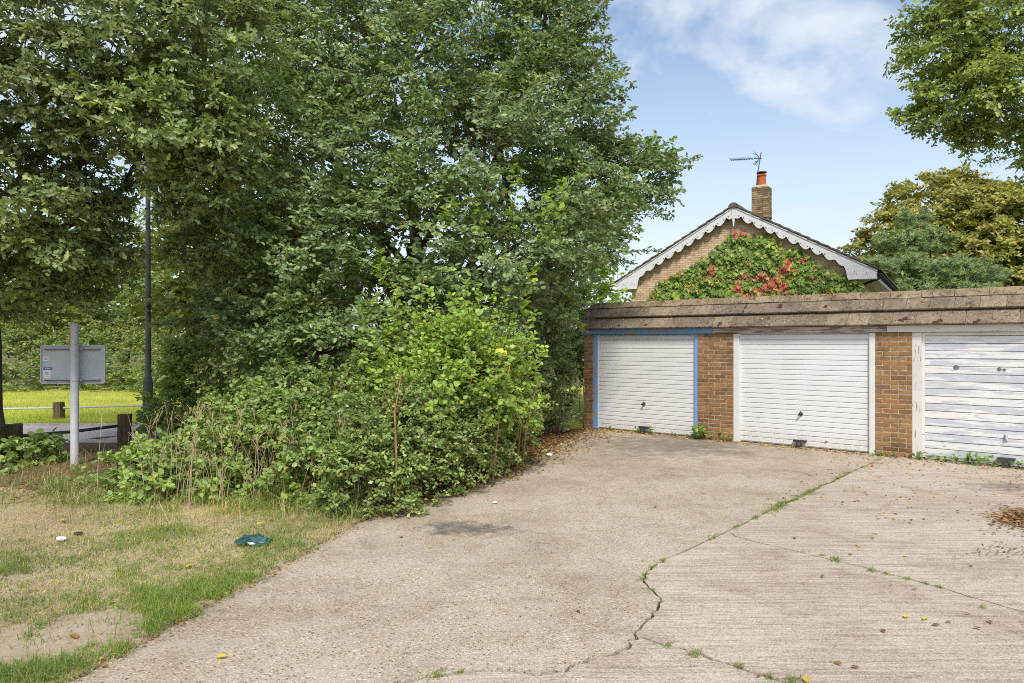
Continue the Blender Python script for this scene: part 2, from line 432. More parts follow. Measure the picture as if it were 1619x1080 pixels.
M_SOFFIT = plain('soffit_cream', (0.50, 0.46, 0.41), 0.6, 0.3, var=0.06)
M_POT = plain('terracotta', (0.46, 0.12, 0.045), 0.8, 0.2, var=0.15)
M_FLASH = plain('lead_flashing', (0.55, 0.53, 0.50), 0.6, 0.4, var=0.12)
M_CEMENT = plain('cement', (0.40, 0.37, 0.33), 0.95, 0.1, var=0.2)
M_FELT = plain('roof_felt', (0.07, 0.07, 0.07), 0.95, 0.1, var=0.3)
M_GALV = plain('galvanised_grey', (0.52, 0.525, 0.55), 0.45, 0.5, 0.0, var=0.07)
M_ALU = plain('sign_back_grey', (0.46, 0.49, 0.51), 0.5, 0.5, 0.0, var=0.06, nscale=3)
M_ALUD = plain('sign_channel', (0.50, 0.50, 0.50), 0.4, 0.5, 0.3, var=0.1)
M_LAMPG = plain('lamp_post_green', (0.075, 0.088, 0.07), 0.6, 0.4, var=0.25, nscale=4)
M_STW = plain('sticker_white', (0.80, 0.76, 0.76), 0.5, 0.4, var=0.02)
M_STB = plain('sticker_blue', (0.08, 0.16, 0.42), 0.5, 0.4, var=0.05)
M_STC = plain('sticker_cyan', (0.18, 0.47, 0.66), 0.5, 0.4, var=0.05)
M_STR = plain('sticker_pink', (0.60, 0.36, 0.36), 0.5, 0.4, var=0.05)
M_ORANGE = plain('orange_tape', (0.55, 0.20, 0.09), 0.6, 0.3, var=0.1)
M_BAG = plain('teal_plastic', (0.03, 0.085, 0.08), 0.16, 0.8, var=0.5, nscale=14)
M_LITTER = plain('white_litter', (0.75, 0.77, 0.78), 0.5, 0.4, var=0.1)
def wood():
    t = NT('rough_post_wood'); t.set(0.9, 0.2)
    n = t.noise(t.coord('Object', (14, 14, 1.6)), 2.5, 7.0, 0.65, 0.3); n2 = t.noise(t.coord('World'), 7.0, 4.0)
    c = t.ramp(n, [(0.3, (0.06, 0.045, 0.028)), (0.55, (0.17, 0.125, 0.075)), (0.75, (0.27, 0.21, 0.135))])
    t.color(t.mix(t.rng(n2, 0.55, 0.7, 0, 0.5), c, (0.12, 0.13, 0.05))); t.bump(n, 0.8, 0.01)
    return t.m
M_WOOD = wood()

# concrete
def stain(t, w, x, y, rx, ry, n, lo=0.35, hi=0.7):
    """a spill: speckled, dense in its middle and thinning out raggedly"""
    mp = t.n('ShaderNodeMapping'); mp.vector_type = 'POINT'
    mp.inputs['Location'].default_value = (-x / rx, -y / ry, 0); mp.inputs['Scale'].default_value = (1 / rx, 1 / ry, 0)
    wob = t.n('ShaderNodeTexNoise'); wob.inputs['Scale'].default_value = 5.0; wob.inputs['Detail'].default_value = 5
    t.l(w, wob.inputs['Vector']); t.l(w, mp.inputs[0])
    sub = t.n('ShaderNodeVectorMath', operation='SUBTRACT'); sub.inputs[1].default_value = (.5, .5, .5); t.l(wob.outputs['Color'], sub.inputs[0])
    sc_ = t.n('ShaderNodeVectorMath', operation='SCALE'); sc_.inputs['Scale'].default_value = 1.6; t.l(sub.outputs[0], sc_.inputs[0])
    ad = t.n('ShaderNodeVectorMath', operation='ADD'); t.l(mp.outputs[0], ad.inputs[0]); t.l(sc_.outputs[0], ad.inputs[1])
    ln = t.n('ShaderNodeVectorMath', operation='LENGTH'); t.l(ad.outputs[0], ln.inputs[0])
    d = t.rng(ln.outputs['Value'], 0.0, 1.1, 1.0, 0.0)
    return t.math('MULTIPLY', d, t.rng(t.math('ADD', n, t.math('MULTIPLY', d, 0.25)), lo + .12, hi))
def aggregate():
    t = NT('exposed_aggregate'); t.set(0.9, 0.25)
    w = t.coord('World')
    vc = t.voro(w, 72.0, 'Color'); vd = t.voro(w, 72.0, 'Distance')
    sp = t.n('ShaderNodeSeparateColor'); t.l(vc, sp.inputs[0])
    stone = t.ramp(sp.outputs[0], [(0.0, (0.14, 0.10, 0.075)), (0.12, (0.32, 0.23, 0.155)), (0.30, (0.50, 0.40, 0.30)), (0.55, (0.63, 0.53, 0.42)), (0.8, (0.74, 0.66, 0.56)), (0.93, (0.50, 0.30, 0.16)), (1.0, (0.88, 0.85, 0.80))])
    cem = (0.52, 0.425, 0.32)
    big = t.noise(w, 0.55, 5.0, 0.6); mid = t.noise(w, 3.5, 5.0, 0.6); fine = t.noise(w, 160.0, 3.0, 0.7)
    c = t.mix(t.rng(vd, 0.35, 0.62), stone, cem)
    c = t.mix(t.rng(big, 0.42, 0.62, 0, 0.6), c, t.mix(1.0, c, (0.72, 0.68, 0.62), 'MULTIPLY'))
    c = t.mix(t.rng(mid, 0.45, 0.7, 0, 0.4), c, (0.56, 0.49, 0.41))
    c = t.mix(t.rng(fine, 0.52, 0.70, 0, 0.7), c, t.mix(1.0, c, (0.45, 0.42, 0.39), 'MULTIPLY'))
    n = t.noise(w, 14.0, 6.0, 0.75)
    n_ = t.noise(w, 22.0, 8.0, 0.8, 0.6)
    s1 = stain(t, w, -0.42, 6.75, 0.85, 0.46, n_, 0.42, 0.70)
    c = t.mix(t.math('MULTIPLY', s1, 0.85), c, (0.10, 0.09, 0.08))
    s2 = stain(t, w, 2.9, 12.2, 2.2, 1.9, n, .25, .6)
    c = t.mix(t.math('MULTIPLY', s2, 0.75), c, (0.17, 0.14, 0.105))
    s3 = stain(t, w, -0.9, 6.0, 1.0, 0.5, n)
    c = t.mix(t.math('MULTIPLY', s3, 0.18), c, (0.2, 0.16, 0.12))
    bl = t.noise(w, 1.3, 7.0, 0.7, 0.5)
    c = t.mix(t.rng(bl, 0.47, 0.66, 0, 0.45), c, t.mix(1.0, c, (0.62, 0.58, 0.54), 'MULTIPLY'))
    dm = t.noise(t.coord('World', (1, 1, 1), (0, 0, 0), (7, 3, 0)), 6.0, 8.0, 0.75, 0.4)
    c = t.mix(t.rng(dm, 0.54, 0.68, 0, 0.5), c, t.mix(1.0, c, (0.58, 0.54, 0.50), 'MULTIPLY'))
    c = t.mix(t.rng(dm, 0.40, 0.30, 0, 0.35), c, (0.66, 0.60, 0.52))
    c = t.mix(1.0, c, (0.915, 0.93, 0.925), 'MULTIPLY')
    t.color(c)
    t.bump(t.math('ADD', t.math('MULTIPLY', vd, -1.0), t.math('MULTIPLY', fine, 0.5)), 0.55, 0.006)
    return t.m
def brushed():
    t = NT('brushed_concrete'); t.set(0.92, 0.2)
    w = t.coord('World')
    ang = math.atan2(-0.79, 0.61)
    l = t.coord('World', (1.2, 26.0, 1), (0, 0, -ang))
    lines = t.noise(l, 1.1, 8.0, 0.72, 0.5)
    l2 = t.coord('World', (3.0, 60.0, 1), (0, 0, -ang)); lines2 = t.noise(l2, 1.4, 5.0, 0.7)
    big = t.noise(w, 0.6, 5.0, 0.6); mid = t.noise(w, 5.0, 6.0, 0.65); fine = t.noise(w, 120.0, 4.0, 0.75)
    c = t.mix(t.rng(lines, 0.36, 0.60), (0.36, 0.29, 0.225), (0.66, 0.56, 0.46))
    c = t.mix(t.rng(lines2, 0.55, 0.68, 0, 0.55), c, (0.16, 0.13, 0.105))
    vc = t.voro(w, 130.0, 'Color'); sp = t.n('ShaderNodeSeparateColor'); t.l(vc, sp.inputs[0])
    stone = t.ramp(sp.outputs[0], [(0.0, (0.14, 0.105, 0.08)), (0.3, (0.42, 0.33, 0.245)), (0.6, (0.64, 0.54, 0.435)), (1.0, (0.82, 0.75, 0.66))])
    c = t.mix(0.42, c, stone)
    c = t.mix(t.rng(fine, 0.5, 0.75, 0, 0.55), c, t.mix(1.0, c, (0.5, 0.47, 0.44), 'MULTIPLY'))
    c = t.mix(t.rng(big, 0.42, 0.66, 0, 0.5), c, t.mix(1.0, c, (0.78, 0.72, 0.67), 'MULTIPLY'))
    c = t.mix(t.rng(mid, 0.55, 0.72, 0, 0.4), c, (0.58, 0.51, 0.44))
    n = t.noise(w, 14.0, 6.0, 0.75)
    s1 = stain(t, w, 6.3, 8.7, 0.8, 0.5, n, 0.35, 0.65)
    c = t.mix(t.math('MULTIPLY', s1, 0.6), c, (0.13, 0.10, 0.08))
    s2 = stain(t, w, 3.9, 5.6, 1.1, 0.5, n)
    c = t.mix(t.math('MULTIPLY', s2, 0.35), c, (0.2, 0.15, 0.11))
    bl = t.noise(t.coord('World', (1, 1, 1), (0, 0, 0), (4, 2, 0)), 1.6, 7.0, 0.7, 0.4)
    c = t.mix(t.rng(bl, 0.50, 0.68, 0, 0.55), c, t.mix(1.0, c, (0.66, 0.56, 0.48), 'MULTIPLY'))
    c = t.mix(1.0, c, (0.925, 0.93, 0.91), 'MULTIPLY')
    t.color(c)
    t.bump(t.math('ADD', t.math('MULTIPLY', lines2, -0.6), t.math('ADD', lines, t.math('MULTIPLY', fine, 0.4))), 0.6, 0.008)
    return t.m
M_AGG = aggregate(); M_BRUSH = brushed()
def soil(name, a, b, c_, scale=1.2):
    t = NT(name); t.set(0.95, 0.15)
    w = t.coord('World')
    n = t.noise(w, scale, 6.0, 0.65); f = t.noise(w, 45.0, 6.0, 0.75); g = t.noise(w, 160.0, 3.0, 0.7)
    col = t.mix(t.rng(n, 0.35, 0.65), a, b)
    col = t.mix(t.rng(f, 0.4, 0.7, 0, 0.7), col, c_)
    col = t.mix(t.rng(g, 0.55, 0.75, 0, 0.5), col, tuple(x * 0.5 for x in a))
    t.color(col); t.bump(t.math('ADD', f, t.math('MULTIPLY', g, 0.4)), 0.7, 0.015)
    return t.m
M_SOIL = soil('verge_soil', (0.34, 0.25, 0.165), (0.50, 0.395, 0.285), (0.55, 0.46, 0.35))
M_LITTERSOIL = soil('leaf_litter_soil', (0.12, 0.07, 0.045), (0.22, 0.13, 0.08), (0.27, 0.17, 0.10))
M_DIRT = soil('joint_dirt', (0.05, 0.04, 0.03), (0.10, 0.08, 0.05), (0.08, 0.085, 0.035))
M_PATH = soil('path_asphalt', (0.54, 0.44, 0.43), (0.66, 0.55, 0.53), (0.60, 0.51, 0.49))
M_FIELD = soil('field_turf', (0.36, 0.39, 0.06), (0.50, 0.47, 0.11), (0.43, 0.45, 0.08), 0.5)
M_GROUND = soil('far_ground', (0.11, 0.13, 0.04), (0.17, 0.15, 0.06), (0.14, 0.16, 0.05), 0.3)

# ------------------------------------------------------------------ ground, drive, path, field
g = MB(); g.add([(-400, -60, -0.13), (400, -60, -0.13), (400, 800, -0.13), (-400, 800, -0.13)], [(0, 1, 2, 3)])
tag(g.build('ground', M_GROUND), kind='structure')

EDGE = [(-4.6, -4.0), (-3.3, 1.5), (-2.40, 3.70), (-1.98, 5.30), (-1.59, 6.88), (-1.10, 7.90), (-0.56, 8.75), (0.0, 10.05), (0.53, 11.45), (1.10, 13.0), (1.53, 14.3)]
def edge_x(y):
    return float(np.interp(y, [p[1] for p in EDGE], [p[0] for p in EDGE]))
def jag(pts, amp, step, seed):
    r = np.random.default_rng(seed); out = []
    for (a, b) in zip(pts[:-1], pts[1:]):
        a = np.array(a, float); b = np.array(b, float); L = np.linalg.norm(b - a); n = max(1, int(L / step))
        nrm = np.array((-(b - a)[1], (b - a)[0])) / L
        for i in range(n):
            off = 0 if i == 0 else r.normal() * amp
            out.append(a + (b - a) * i / n + nrm * off)
    out.append(np.array(pts[-1], float))
    return out
def offset(pl, seed, lo, hi, sgn):
    r = np.random.default_rng(seed); out = []
    for i, p in enumerate(pl):
        d = pl[min(i + 1, len(pl) - 1)] - pl[max(i - 1, 0)]; d = d / np.linalg.norm(d)
        out.append(p + np.array((-d[1], d[0])) * sgn * r.uniform(lo, hi))
    return out
JT = (6.10, 11.10)
J1 = jag([JT, (2.20, 6.77), (1.45, 5.95)], 0.006, 0.12, 1)
J1b = jag([(1.45, 5.95), (1.22, 5.70), (1.09, 5.50), (1.02, 5.30), (1.045, 5.08), (1.07, 4.88), (1.0, 4.70), (0.85, 4.45), (0.78, 4.31)], 0.012, 0.05, 2)
CRL = jag([(0.78, 4.31), (0.70, 4.12), (0.60, 4.04), (0.33, 3.89), (0.14, 3.78), (0.02, 3.83), (-0.20, 3.84), (-0.36, 3.80), (-0.60, 3.72), (-0.80, 3.45), (-1.0, 1.0), (-1.0, -4.0)], 0.012, 0.05, 3)
CRR = jag([(0.78, 4.31), (0.93, 4.16), (1.12, 4.04), (1.28, 3.88), (1.50, 3.71), (1.9, 3.30), (3.6, 1.0), (7.0, -4.0)], 0.010, 0.06, 4)
J2 = jag([(2.05, 6.60), (2.27, 6.28), (2.74, 5.76), (3.10, 5.32), (3.50, 4.68), (4.20, 3.60), (6.0, 1.0), (9.5, -4.0)], 0.007, 0.10, 5)
def slab(name, poly, mat, z, parent):
    m = MB(); n = len(poly)
    m.add([(p[0], p[1], z) for p in poly] + [(p[0], p[1], z - 0.12) for p in poly],
          [tuple(range(n))] + [(i, i + n, (i + 1) % n + n, (i + 1) % n) for i in range(n)])
    return m.build(name, mat, parent)
drv = MB(); drv.add([(-4.4, -4, -0.028), (14, -4, -0.028), (14, 4.7, -0.028), (6.1, 11.4, -0.028), (1.6, 14.9, -0.028), (-1.2, 8.0, -0.028), (-2.2, 4.0, -0.028)], [tuple(range(7))])
drive = tag(drv.build('driveway', M_DIRT), kind='structure')
UX, UY = 0.7786, -0.6275
GO = (0.0, 15.93)
def gpt(s, d): return np.array((GO[0] + UX * s + 0.6275 * d, GO[1] + UY * s + 0.7786 * d))
edgeA = jag(EDGE, 0.015, 0.10, 9)
polyA = [p for p in edgeA] + [gpt(2.0, 0.12), gpt(7.72, 0.12)] + offset(J1, 21, .004, .010, -1) + offset(J1b, 22, .005, .018, -1)[1:] + offset(CRL, 23, .006, .022, -1)[1:]
slab('concrete_slab', polyA, M_AGG, 0.0, drive)
polyC = offset(CRL, 24, .004, .018, 1) + offset(CRR, 25, .003, .012, -1)[1:][::-1]
slab('concrete_slab', polyC, M_BRUSH, -0.004, drive)
polyB = offset(J1, 26, .004, .016, 1)[len(J1) - 9:] + offset(J1b, 27, .003, .010, 1)[1:] + offset(CRR, 28, .005, .018, 1)[1:] + offset(J2, 29, .004, .010, -1)[1:][::-1]
slab('concrete_slab', polyB, M_BRUSH, -0.002, drive)
polyD = offset(J2, 30, .003, .007, 1)[1:] + [np.array((18, -4)), gpt(13.5, 0.12), gpt(7.76, 0.12)] + offset(J1, 31, .006, .024, 1)[1:len(J1) - 8]
slab('concrete_slab', polyD, M_BRUSH, 0.001, drive)

_wv = [(RNG.uniform(0, 6.28), RNG.uniform(0, 6.28)) for _ in range(12)]
def vnoise(x, y, sc):
    o = 0
    for i, (a, ph) in enumerate(_wv):
        f_ = sc * (0.6 + 0.22 * i)
        o = o + np.sin((x * math.cos(a) + y * math.sin(a)) * f_ + ph + 1.3 * np.sin((x * math.sin(a) - y * math.cos(a)) * f_ * 0.7 + ph * 2))
    return o / 12 * 1.6
def verge_z(x, y):
    return 0.018 + 0.016 * vnoise(x, y, 2.2) + 0.008 * vnoise(x + 7, y, 7.0)
vb_ = []; vf = []; ys = np.concatenate([np.linspace(-3, 3, 8), np.linspace(3.1, 9, 70), np.linspace(9.2, 14.3, 26)]); NXV = 90
for j, y in enumerate(ys):
    xe = edge_x(y) - 0.015 + 0.035 * float(vnoise(np.array(y), np.array(2.0), 5.0))
    for i in range(NXV + 1):
        u = i / NXV; x = xe - (1 - u) ** 1.6 * (14 + xe)
        z = float(verge_z(np.array(x), np.array(y)))
        if i == NXV: z = -0.05
        vb_.append((x, y, z))
for j in range(len(ys) - 1):
    for i in range(NXV):
        a = j * (NXV + 1) + i
        vf.append((a, a + 1, a + NXV + 2, a + NXV + 1))
m = MB(); m.add(vb_, vf, 0, True)
fl = []
for f_ in m.f:
    cy_ = sum(m.v[i][1] for i in f_) / 4; cx_ = sum(m.v[i][0] for i in f_) / 4
    border = 7.75 - 0.30 * (cx_ + 1.6) * 0.35 + 0.35 * math.sin(cx_ * 1.7)
    fl.append(1 if (cy_ > border or (cx_ > edge_x(cy_) - 0.35 and cy_ > 7.0)) else 0)
m.m = fl
tag(m.build('verge', [M_SOIL, M_LITTERSOIL]), kind='structure')
m = MB(); m.box(-40, -2.0, 12.35, 14.75, -0.1, 0.03)
tag(m.build('path', M_PATH), kind='structure')
m = MB(); m.box(-40, -3.0, 14.75, 14.87, -0.1, 0.075)
tag(m.build('path_kerb', M_CEMENT), kind='structure')
m = MB(); m.box(-60, 4.0, 14.872, 27.5, -0.12, 0.045)
tag(m.build('field', M_FIELD), kind='structure')

# ------------------------------------------------------------------ garage block
GA = math.atan2(UY, UX)
gar = thing('garage_block', 'row of brick lock-up garages with grey tiled mansard roof', 'garage', (GO[0], GO[1], 0), GA)
S0, S1 = 1.99, 11.15
HB = 2.0
# shell behind the facade
m = MB()
m.box(S0 + 0.012, S0 + 0.2, 0.11, 5.2, -0.1, 2.4); m.box(S1 - 0.2, S1 - 0.012, 0.11, 5.2, -0.1, 2.4); m.box(S0 + 0.2, S1 - 0.2, 5.0, 5.2, -0.1, 2.4)
m.build('wall_shell', M_MORTAR, gar)
brick_meshes = {}
def brick_mesh(L, D, H, mat, bev=0.004):
    k = (round(L, 3), round(D, 3), round(H, 3), mat.name)
    if k not in brick_meshes:
        b = MB(); b.box(-L / 2, L / 2, -D / 2, D / 2, -H / 2, H / 2)
        brick_meshes[k] = b.mesh('brick', mat, bev)
    return brick_meshes[k]
CH = HB / 26.0; BH = CH - 0.014; HALF = 0.1025; FULL = 0.215
def pier(s0, s1, name='brick_pier'):
    w = s1 - s0
    m = MB(); m.box(s0 + 0.004, s1 - 0.004, 0.0045, 0.10, -0.1, HB - 0.004)
    p = m.build(name, M_MORTAR, gar)
    for c in range(26):
        z = (c + 0.5) * CH
        x = s0; first = True
        pat = FULL if c % 2 == 0 else HALF
        while x < s1 - 0.03:
            L = pat if first else FULL
            if random.random() < 0.12 and not first: L = HALF
            L = min(L, s1 - x)
            if s1 - (x + L + 0.01) < 0.05: L = s1 - x
            b = ob('brick', brick_mesh(L - 0.003, 0.10, BH, M_BRICK), p)
            b.location = (x + L / 2, 0.05 + random.uniform(-0.003, 0.003), z)
            b.rotation_euler = (0, 0, random.uniform(-0.006, 0.006))
            x += L + 0.01; first = False
    return p
pier(S0, 2.205); pier(4.565, 5.255); pier(7.623, 8.143); pier(10.565, S1)
# side wall bricks on the left flank (seen edge on behind the hedge)
m = MB()
for c in range(26):
    for k in range(22):
        x0 = 0.11 + k * 0.225 + (0.11 if c % 2 else 0)
        m.box(S0, S0 + 0.1, x0, x0 + 0.215, (c + 0.5) * CH - BH / 2, (c + 0.5) * CH + BH / 2)
o = m.build('side_brickwork', M_BRICK, gar); o['kind'] = 'stuff'

def jambs(s0a, s0b, s1a, s1b, mat, mat2=None, extra=None):
    for a, b, mm in ((s0a, s0b, mat), (s1a, s1b, mat2 or mat)):
        m = MB(); m.box(a, b, 0.012, 0.10, 0.0, HB - 0.003)
        m.build('door_jamb', mm, gar, bevel=0.004)
def steel_door(s0, s1, label):
    m = MB(); m.box(s0, s1, 0.078, 0.09, 0.012, 1.985)
    d = m.build('garage_door', M_DOORB, gar); d['label'] = label
    n = 22; z0, z1 = 0.03, 1.975; h = (z1 - z0) / n
    b = MB()   # one pressed rib: flat face that leans a little, turned in at both edges
    L = s1 - s0 - 0.03
    prof = [(0.013, 0.0), (0.009, 0.002), (0.0, 0.007), (0.002, h - 0.014), (0.010, h - 0.007), (0.013, h - 0.0015)]
    vv = [(x, y - 0.008, z) for x in (0, L) for (y, z) in prof]
    k = len(prof)
    b.add(vv, [(i, i + 1, i + 1 + k, i + k) for i in range(k - 1)] + [tuple(range(k)), tuple(reversed(range(k, 2 * k)))])
    me = b.mesh('door_slat', M_DOORW)
    for i in range(n):
        ob('door_slat', me, d, (s0 + 0.015, 0.066, z0 + i * h))
    for (a, c) in ((s0, s0 + 0.014), (s1 - 0.014, s1)):
        m = MB(); m.box(a, c, 0.048, 0.0775, 0.012, 1.985); m.build('edge_channel', M_DOORW, d)
    sc = (s0 + s1) / 2
    m = MB(); m.lathe([(0.034, 0), (0.034, 0.008), (0.02, 0.014), (0.012, 0.05)], 12)
    hd = m.build('handle', M_DKMETAL, d, (sc, 0.047, 0.585), (R(90), 0, 0))
    m = MB(); m.tube([(sc - 0.03, -0.005, 0.57), (sc, -0.008, 0.585), (sc + 0.012, -0.006, 0.64)], [0.014, 0.016, 0.007], 8)
    m.build('handle_lever', M_DKMETAL, d)
    return d
jambs(2.205, 2.31, 4.49, 4.565, M_BLUE2, M_BLUE)
d1 = steel_door(2.312, 4.488, 'white ribbed steel door in a peeling blue frame')
jambs(5.255, 5.36, 7.529, 7.623, M_UPVC)
d2 = steel_door(5.362, 7.527, 'clean white ribbed steel door in a white frame')
for a, b, mm in ((5.36, 7.529, M_UPVC), (2.31, 4.49, M_BLUE2), (8.27, 10.44, M_FASCW)):
    m = MB(); m.box(a + 0.001, b - 0.001, 0.03, 0.10, 1.988, HB + 0.0); m.build('door_head', mm, gar)
def ground_lock(sc, d, dark=M_DKMETAL):
    m = MB(); m.box(sc - 0.11, sc + 0.11, -0.03, 0.035, 0.10, 0.135); m.box(sc - 0.055, sc - 0.03, -0.045, -0.02, 0.0, 0.10)
    m.box(sc + 0.015, sc + 0.04, -0.045, -0.02, 0.0, 0.10); m.box(sc - 0.07, sc + 0.06, -0.10, -0.02, 0.0, 0.018)
    m.build('ground_lock', dark, d, bevel=0.003)
ground_lock(3.42, d1); ground_lock(6.44, d2)
m = MB()
for (a, z) in ((3.27, 0.075),):
    m.lathe([(0.014, 0), (0.014, 0.006)], 8)
m.build('bolt', M_DKMETAL, d1, (3.20, 0.05, 0.10), (R(90), 0, 0))
m = MB(); m.lathe([(0.016, 0), (0.016, 0.01)], 8)
m.build('bolt', M_REDTWIG, d2, (6.86, 0.052, 0.14), (R(90), 0, 0))
# third door: wide old boards
jambs(8.143, 8.272, 10.44, 10.565, M_JAMB)
m = MB(); m.box(8.275, 10.437, 0.082, 0.092, 0.03, 1.985)
d3 = m.build('garage_door', M_GREYM, gar); d3['label'] = 'white door of wide boards with peeling patchy paint'
n = 16; z0 = 0.06; h = (1.94 - z0) / n
for i in range(n):
    b = MB(); L = 2.10
    prof = [(0.016, 0.0), (0.006, 0.002), (0.0, 0.008), (0.003, h - 0.010), (0.016, h - 0.004)]
    k = len(prof)
    b.add([(x, y - 0.02, z) for x in (0, L) for (y, z) in prof], [(j, j + 1, j + 1 + k, j + k) for j in range(k - 1)] + [tuple(range(k)), tuple(reversed(range(k, 2 * k)))])
    b.build('board', M_OLDW, d3, (8.318, 0.071 + random.uniform(-0.002, 0.002), z0 + i * h))
for (a, c) in ((8.276, 8.316), (10.42, 10.436)):
    m = MB(); m.box(a, c, 0.05, 0.0815, 0.03, 1.985); m.build('edge_channel', M_FASCW, d3)
m = MB(); m.box(8.317, 10.419, 0.05, 0.0815, 1.943, 1.985); m.build('top_rail', M_FASCW, d3)
m = MB(); m.box(8.317, 10.419, 0.052, 0.0815, 0.012, 0.058); m.build('bottom_rail', M_ALUD, d3)
m = MB(); m.box(-0.022, 0.022, -0.02, 0.0, -0.05, 0.05); m.box(-0.010, 0.012, -0.045, -0.019, -0.03, 0.045)
m.build('handle', M_GALV, d3, (9.355, 0.05, 0.43), bevel=0.004)
for (s_, z_, r_) in ((8.73, 1.45, 0.04), (9.27, 1.435, 0.03), (9.33, 1.43, 0.024)):
    m = MB(); m.lathe([(r_, 0), (r_ * 0.9, 0.006), (r_ * 0.4, 0.009)], 10); m.build('worn_plate', M_GREYM, d3, (s_, 0.052, z_), (R(90), 0, 0))
ground_lock(9.36, d3)
# fascia: blue over door one, bare wood over door two, white over door three
for a, b, mm in ((S0 - 0.06, 4.86, M_BLUE2), (4.864, 7.79, M_FASC), (7.794, S1 + 0.05, M_FASCW)):
    m = MB(); m.box(a, b, -0.028, 0.006, HB + 0.002, HB + 0.128); m.build('fascia_board', mm, gar, bevel=0.004)
m = MB(); m.box(S0, S1, 0.008, 0.2, HB + 0.004, HB + 0.12); m.build('lintel', M_FELT, gar)
# mansard roof
PT = R(40); cs, sn = math.cos(PT), math.sin(PT)
m = MB(); e0 = (-0.10, HB + 0.105); top = (-0.10 + 0.66 * cs, HB + 0.105 + 0.66 * sn)
ra, rb = S0 - 0.06, S1 + 0.06
m.add([(x, y, z) for x in (ra, rb) for (y, z) in ((e0[0] + 0.03, e0[1]), (top[0], top[1] - 0.02), (top[0] + 0.55, top[1] - 0.30), (top[0] + 0.55, HB + 0.1))],
      [(0, 1, 5, 4), (1, 2, 6, 5), (2, 3, 7, 6), (3, 0, 4, 7), (3, 2, 1, 0), (4, 5, 6, 7)])
roof = m.build('roof', M_FELT, gar)
m = MB(); m.box(S0, S1, top[0] + 0.56, 5.3, 2.30, 2.36); m.build('flat_roof', M_FELT, roof)
TW = 0.33
tb = MB(); tb.box(0.0015, TW - 0.0015, 0, 0.42, 0, 0.032)
tile_me = tb.mesh('roof_tile', M_TILE, 0.004)
for c, (off, lift) in enumerate(((-0.02, 0.018), (0.30, 0.066))):
    x = ra - (0.0 if c == 0 else TW / 2) ; x = max(x, ra)
    i = 0
    shift = 0 if c == 0 else -TW / 2
    k = 0
    while ra + shift + k * TW < rb - 0.1:
        xx = ra + shift + k * TW
        t = ob('roof_tile', tile_me, roof)
        jit = random.uniform(-0.004, 0.004)
        if xx < ra - 0.01:
            t.scale.x = 0.5; xx = ra
        t.location = (xx, e0[0] + (off + jit) * cs - lift * sn, e0[1] + (off + jit) * sn + lift * cs)
        t.rotation_euler = (PT - (0.055 if c == 0 else 0.05) + random.uniform(-0.006, 0.006), random.uniform(-0.005, 0.005), random.uniform(-0.004, 0.004))
        k += 1
rt = MB(); RL = 0.447
def vsec(r0, r1):
    out = []
    for x in (0.002, RL):
        for (y, z) in ((-r0 * 0.80, -r0 * 0.62), (-0.05, 0.018), (0.05, 0.018), (r0 * 0.80, -r0 * 0.62), (r1 * 0.80, -r1 * 0.62 - 0.012), (0.04, -0.012), (-0.04, -0.012), (-r1 * 0.80, -r1 * 0.62 - 0.012)):
            out.append((x, y, z))
    return out
rt.add(vsec(0.165, 0.155), [(i, (i + 1) % 8, (i + 1) % 8 + 8, i + 8) for i in range(8)] + [tuple(range(7, -1, -1)), tuple(range(8, 16))])
ridge_me = rt.mesh('ridge_tile', M_RIDGE, 0.004)
k = 0
while ra + k * 0.45 < rb - 0.2:
    t = ob('ridge_tile', ridge_me, roof, (ra + k * 0.45, top[0] + 0.02, top[1] + 0.138 + random.uniform(-0.006, 0.006)), (0, random.uniform(-0.008, 0.008), random.uniform(-0.008, 0.008)))
    k += 1
moss_me = []
for i in range(4):
    bm = bmesh.new(); bmesh.ops.create_icosphere(bm, subdivisions=2, radius=0.05)
    r = np.random.default_rng(40 + i)
    ph = r.uniform(0, 6.28, 6)
    for v in bm.verts:
        a_ = math.atan2(v.co.y, v.co.x); w_ = 1 + .45 * math.sin(2 * a_ + ph[0]) + .3 * math.sin(3 * a_ + ph[1]) + .25 * math.sin(5 * a_ + ph[2])
        v.co = Vector((v.co.x * 1.5 * w_, v.co.y * 1.0 * w_, v.co.z * 0.16 * r.uniform(.6, 1.4)))
    me = bpy.data.meshes.new('moss'); bm.to_mesh(me); bm.free(); me.materials.append(M_MOSS); moss_me.append(me)
for (s_, c, sc_) in ((2.9, 0, .4), (3.5, 0, .5), (4.05, 1, 1.2), (4.75, 1, .8), (5.05, 0, .8), (5.35, 1, 1.5), (5.95, 1, 1.6), (6.35, 1, .7), (6.75, 1, 1.2), (7.2, 1, .9), (7.7, 1, .6), (8.02, 0, .9), (8.5, 0, .9), (9.0, 0, .7), (8.15, 1, .6), (9.3, 1, 1.0), (9.9, 0, 0.8)):
    off, lift = ((0.0, 0.05), (0.36, 0.075))[c]
    off += random.uniform(0.0, 0.12)
    t = ob('moss', moss_me[random.randrange(4)], roof, (s_, e0[0] + off * cs - lift * sn, e0[1] + off * sn + lift * cs), (PT, 0, random.uniform(-.6, .6)))
    t.scale = (sc_, sc_, 1.0)
